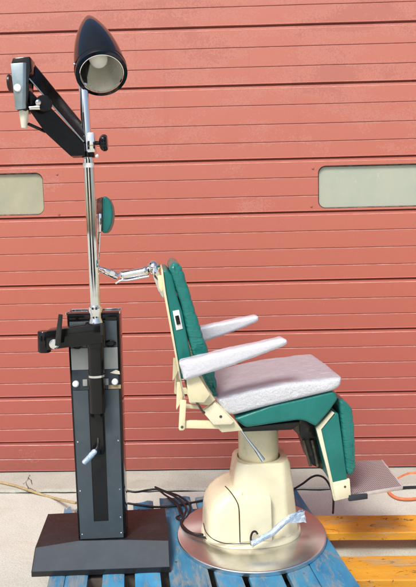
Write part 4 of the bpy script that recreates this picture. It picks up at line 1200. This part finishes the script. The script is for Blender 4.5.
bm = bmesh.new(); tube(bm, [S(29.5, 108, dH - .01), S(40, 107.5, dH - .01)], [.007, .009], 12); ball(bm, S(38, 102.5, dH - .015), .012); finish(bm, 'knob_pin', M['chrome'], kn)

# bullet lamp on top of the pole
rc = S(101.6, 73.6, TL - .05)
rw = SF.o + SF.F * rc.x + SF.L * rc.y + Vector((0, 0, rc.z))
vr_ = (rw - CAM).normalized()
camx = ROT @ Vector((1, 0, 0)); camy = ROT @ Vector((0, 1, 0))
rx_ = (camx - vr_ * camx.dot(vr_)).normalized(); ry_ = (camy - vr_ * camy.dot(vr_)).normalized()
th_ = R(36.5)
imgd = (rx_ * .235 - ry_ * .972)
axw = (imgd * math.sin(th_) - vr_ * math.cos(th_)).normalized()      # out of the lamp mouth
axl = Vector((axw.dot(SF.F), axw.dot(SF.L), axw.z))
RL = 27.0 / F_PX * (rw - CAM).length * .895; LL = RL * 3.95
lamp_m = axis_mat(rc, -axl)
bm = bmesh.new()
pr_ = [(RL * .83, .004), (RL * .87, -.004), (RL * .99, -.004), (RL, .0), (RL, .018), (RL * .985, .022)]
for k in range(1, 25):
    t_ = k / 24; pr_.append((RL * .985 * max(0.0, (1 - t_ ** 1.85)) ** .86, .022 + (LL - .022) * t_))
pr_[-1] = (0, LL)
lathe(bm, pr_, 72, lamp_m)
lamp = finish(bm, 'lamp_shade', M['lamp_black'], stand, smooth=50)
bm = bmesh.new(); lathe(bm, [(RL * .985, .0215), (RL * 1.012, .023), (RL * 1.012, .0265), (RL * .98, .028)], 72, lamp_m); finish(bm, 'shade_ring', M['lamp_black'], lamp)
bm = bmesh.new()
lathe(bm, [(RL * .838, .0035), (RL * .832, .02), (RL * .815, .05), (RL * .78, .10), (RL * .66, .15), (RL * .48, .185), (RL * .28, .20), (0, .203)], 64, lamp_m); finish(bm, 'reflector', M['reflector'], lamp, smooth=60)
bm = bmesh.new(); lathe(bm, [(RL * .800, .0005), (RL * .825, -.0055), (RL * .848, -.0045), (RL * .84, .006), (RL * .800, .0005)], 64, lamp_m); finish(bm, 'mouth_ring', M['chrome_clean'], lamp)
bm = bmesh.new(); lathe(bm, [(0, .062), (.022, .066), (.034, .080), (.037, .098), (.030, .125), (.018, .15), (.014, .19)], 32, lamp_m); finish(bm, 'bulb', M['bulb'], lamp, smooth=60)
for an in (20, 200):
    lp = lamp_m @ Vector((RL * 1.01 * math.cos(R(an)), RL * 1.01 * math.sin(R(an)), .03)); bm = bmesh.new(); ball(bm, lp, .005, seg=10); finish(bm, 'screw', M['chrome_clean'], lamp)
bm = bmesh.new(); pt = S(83.2, 84, TL); sh = lamp_m @ Vector((0, 0, LL * .62)); tube(bm, [pt, Vector((pt.x, pt.y, pt.z + .03)), Vector(sh)], [.017, .017, .014], 14); finish(bm, 'lamp_bracket', M['black'], stand)

# ------------------------------------------------------------------ cables and hoses
def cable(name, pts, r, m, label, cat, group=None, seg=10, n=10):
    P = spline(pts, n); o0 = P[0].copy()
    bm = bmesh.new(); tube(bm, [p - o0 for p in P], r, seg)
    o = finish(bm, name, m, None, smooth=60, loc=o0); tag(o, label, cat, group); return o
dz = DECK + .007
cable('power_cable', [on_z(118, 488, dz + .01), on_z(134, 492, dz), on_z(148, 490, dz), on_z(158, 489.5, dz + .01), on_z(170, 494, dz + .02), on_z(180, 500, dz + .025), on_z(186, 508, dz + .025), on_z(184, 516, dz + .02), on_z(181, 523, dz + .022), on_z(185, 530, dz + .03), on_z(196, 535.5, dz + .03), on_z(210, 538.5, dz + .035), on_z(223, 540.5, dz + .05)], .0055, M['cable'], 'black power cable looping from behind the stand up onto the chair base plate', 'cable')
cable('power_cable', [on_z(118, 502, dz), on_z(136, 504.5, dz), on_z(156, 507, dz), on_z(176, 505.5, dz + .004), on_z(193, 502.5, dz), on_z(210, 499, dz), on_z(226, 497, dz)], .0055, M['cable'], 'straight black power cable running across the blue boards behind the pedestal', 'cable')
cable('power_cable', [on_z(157, 488.5, dz + .004), on_z(165, 495, dz + .005), on_z(174, 500.5, dz + .012), on_z(180, 507, dz + .012), on_z(181, 514, dz + .008), on_z(176.5, 517.5, dz + .004), on_z(180, 520, dz + .005), on_z(184, 527, dz + .028), on_z(192, 533, dz + .028), on_z(204, 534.8, dz + .03), on_z(221, 539.5, dz + .045)], .005, M['cable'], 'innermost black cable of the bundle, kinked at the rim of the chair base plate', 'cable')
cable('power_cable', [on_z(155, 487, dz + .012), on_z(166, 491.5, dz + .018), on_z(179, 496, dz + .02), on_z(188.5, 503, dz + .02), on_z(190, 511, dz + .012), on_z(185, 519, dz + .012), on_z(180, 513, dz + .016), on_z(177, 505, dz + .014), on_z(168, 498, dz + .012)], .005, M['cable'], 'outermost black cable of the bundle, curling back on itself beside the base plate', 'cable')
cable('foot_cable', [on_z(294, 489, dz - .004), C(302, 484, .05) * 1.0 if False else on_z(303, 483.5, .17), on_z(311, 477.5, .22), on_z(318, 475.5, .24), on_z(325, 478.5, .24), on_z(330.5, 487, .20), on_z(333.3, 497, .17), on_z(333.4, 507, .13), on_z(333, 513, .122)], .0055, M['cable'], 'thin black cable arching between the pedestal and the orange pallet under the leg rest', 'cable')
cable('air_hose', [on_z(430, 466, .03), on_z(417, 472.5, .02), on_z(408, 474, .015), on_z(399, 478.5, .012), on_z(392.5, 484, .012), on_z(388.5, 490, .012), on_z(391, 494.5, .012), on_z(398, 498.3, .012), on_z(408, 499.3, .012), on_z(420, 498, .012), on_z(440, 494, .012)], .0085, M['orange_hose'], 'orange hose looped on the concrete beside the footrest', 'hose', seg=14)
cable('extension_cord', [on_z(396, 488.6, .012), on_z(405, 487.6, .01), on_z(418, 487, .01), on_z(440, 486, .01)], .008, M['cable'], 'short dark cord lying inside the orange hose loop', 'cord')
cable('cord', [on_z(-12, 480.5, .024), on_z(2, 482.8, .024), on_z(16, 486, .026), on_z(28, 490, .022), on_z(40, 494, .01), on_z(54, 498, .012), on_z(66, 501, .10), on_z(76, 503, .12)], .007, M['rope'], 'tan cord trailing over the concrete at left behind the stand', 'cord')

# ------------------------------------------------------------------ unseen brick blocks added behind the camera to darken reflections
def brick():
    m, nt, b = new_mat('dark_brick'); v = coords(nt, (1, 1, 1), rot=(R(90), 0, 0))
    t = nt.nodes.new('ShaderNodeTexBrick'); t.inputs['Scale'].default_value = 4.0
    t.inputs['Color1'].default_value = (0.075, 0.05, 0.035, 1); t.inputs['Color2'].default_value = (0.05, 0.035, 0.028, 1); t.inputs['Mortar'].default_value = (0.12, 0.11, 0.10, 1)
    nt.links.new(v, t.inputs[0]); nt.links.new(t.outputs[0], b.inputs['Base Color']); b.inputs['Roughness'].default_value = .85; return m
M['brick'] = brick()
for (x0, x1, h_, lab) in ((-19.0, -5.5, 5.4, 'unseen dark brick block added at left behind the camera to darken chrome reflections'), (3.0, 15.0, 4.6, 'unseen low dark brick block added at right behind the camera to darken chrome reflections')):
    bt = thing('reflection_block', lab, 'reflection helper', ((x0 + x1) / 2, -14, 0))
    W_ = x1 - x0
    bm = bmesh.new(); bx(bm, (0, -2, h_ / 2), (W_, 4, h_)); finish(bm, 'wall', M['brick'], bt, smooth=0)
    bm = bmesh.new(); bx(bm, (0, -2, h_ + .11), (W_ + .4, 4.4, .2)); finish(bm, 'roof', M['pallet_dark'], bt, smooth=0)
    for k in range(4):
        wx = -W_ / 2 + W_ * (k + .5) / 4
        bm = bmesh.new(); bx(bm, (wx, .02, 2.0), (1.6, .06, 1.3)); finish(bm, 'window', M['pane_green'], bt, smooth=0)

# ------------------------------------------------------------------ daylight
w = bpy.data.worlds.new('World'); scn.world = w; w.use_nodes = True
nt = w.node_tree; bg = nt.nodes['Background']
sky = nt.nodes.new('ShaderNodeTexSky'); sky.sky_type = 'NISHITA'; sky.sun_disc = False
EL, AZ = R(52), R(205)           # azimuth measured clockwise from +Y: behind the camera, to the left
sky.sun_elevation = EL; sky.sun_rotation = AZ
sky.air_density = 1.0; sky.dust_density = 3.0; sky.ozone_density = 1.0
nt.links.new(sky.outputs[0], bg.inputs[0]); bg.inputs[1].default_value = 0.15
sd = bpy.data.lights.new('sun', 'SUN'); sd.energy = 3.0; sd.angle = R(16); sd.color = (1.0, 0.95, 0.88)
sun = bpy.data.objects.new('sun', sd); col.objects.link(sun)
dirv = Vector((math.sin(AZ) * math.cos(EL), math.cos(AZ) * math.cos(EL), math.sin(EL)))
sun.rotation_euler = dirv.to_track_quat('Z', 'Y').to_euler()
scn.view_settings.view_transform = 'Standard'; scn.view_settings.look = 'None'; scn.view_settings.exposure = 0
scn.cycles.max_bounces = 8
print('YD', YD, 'chair', CF.o, 'PR', PR, 'stand', SF.o, 'FL', FL)
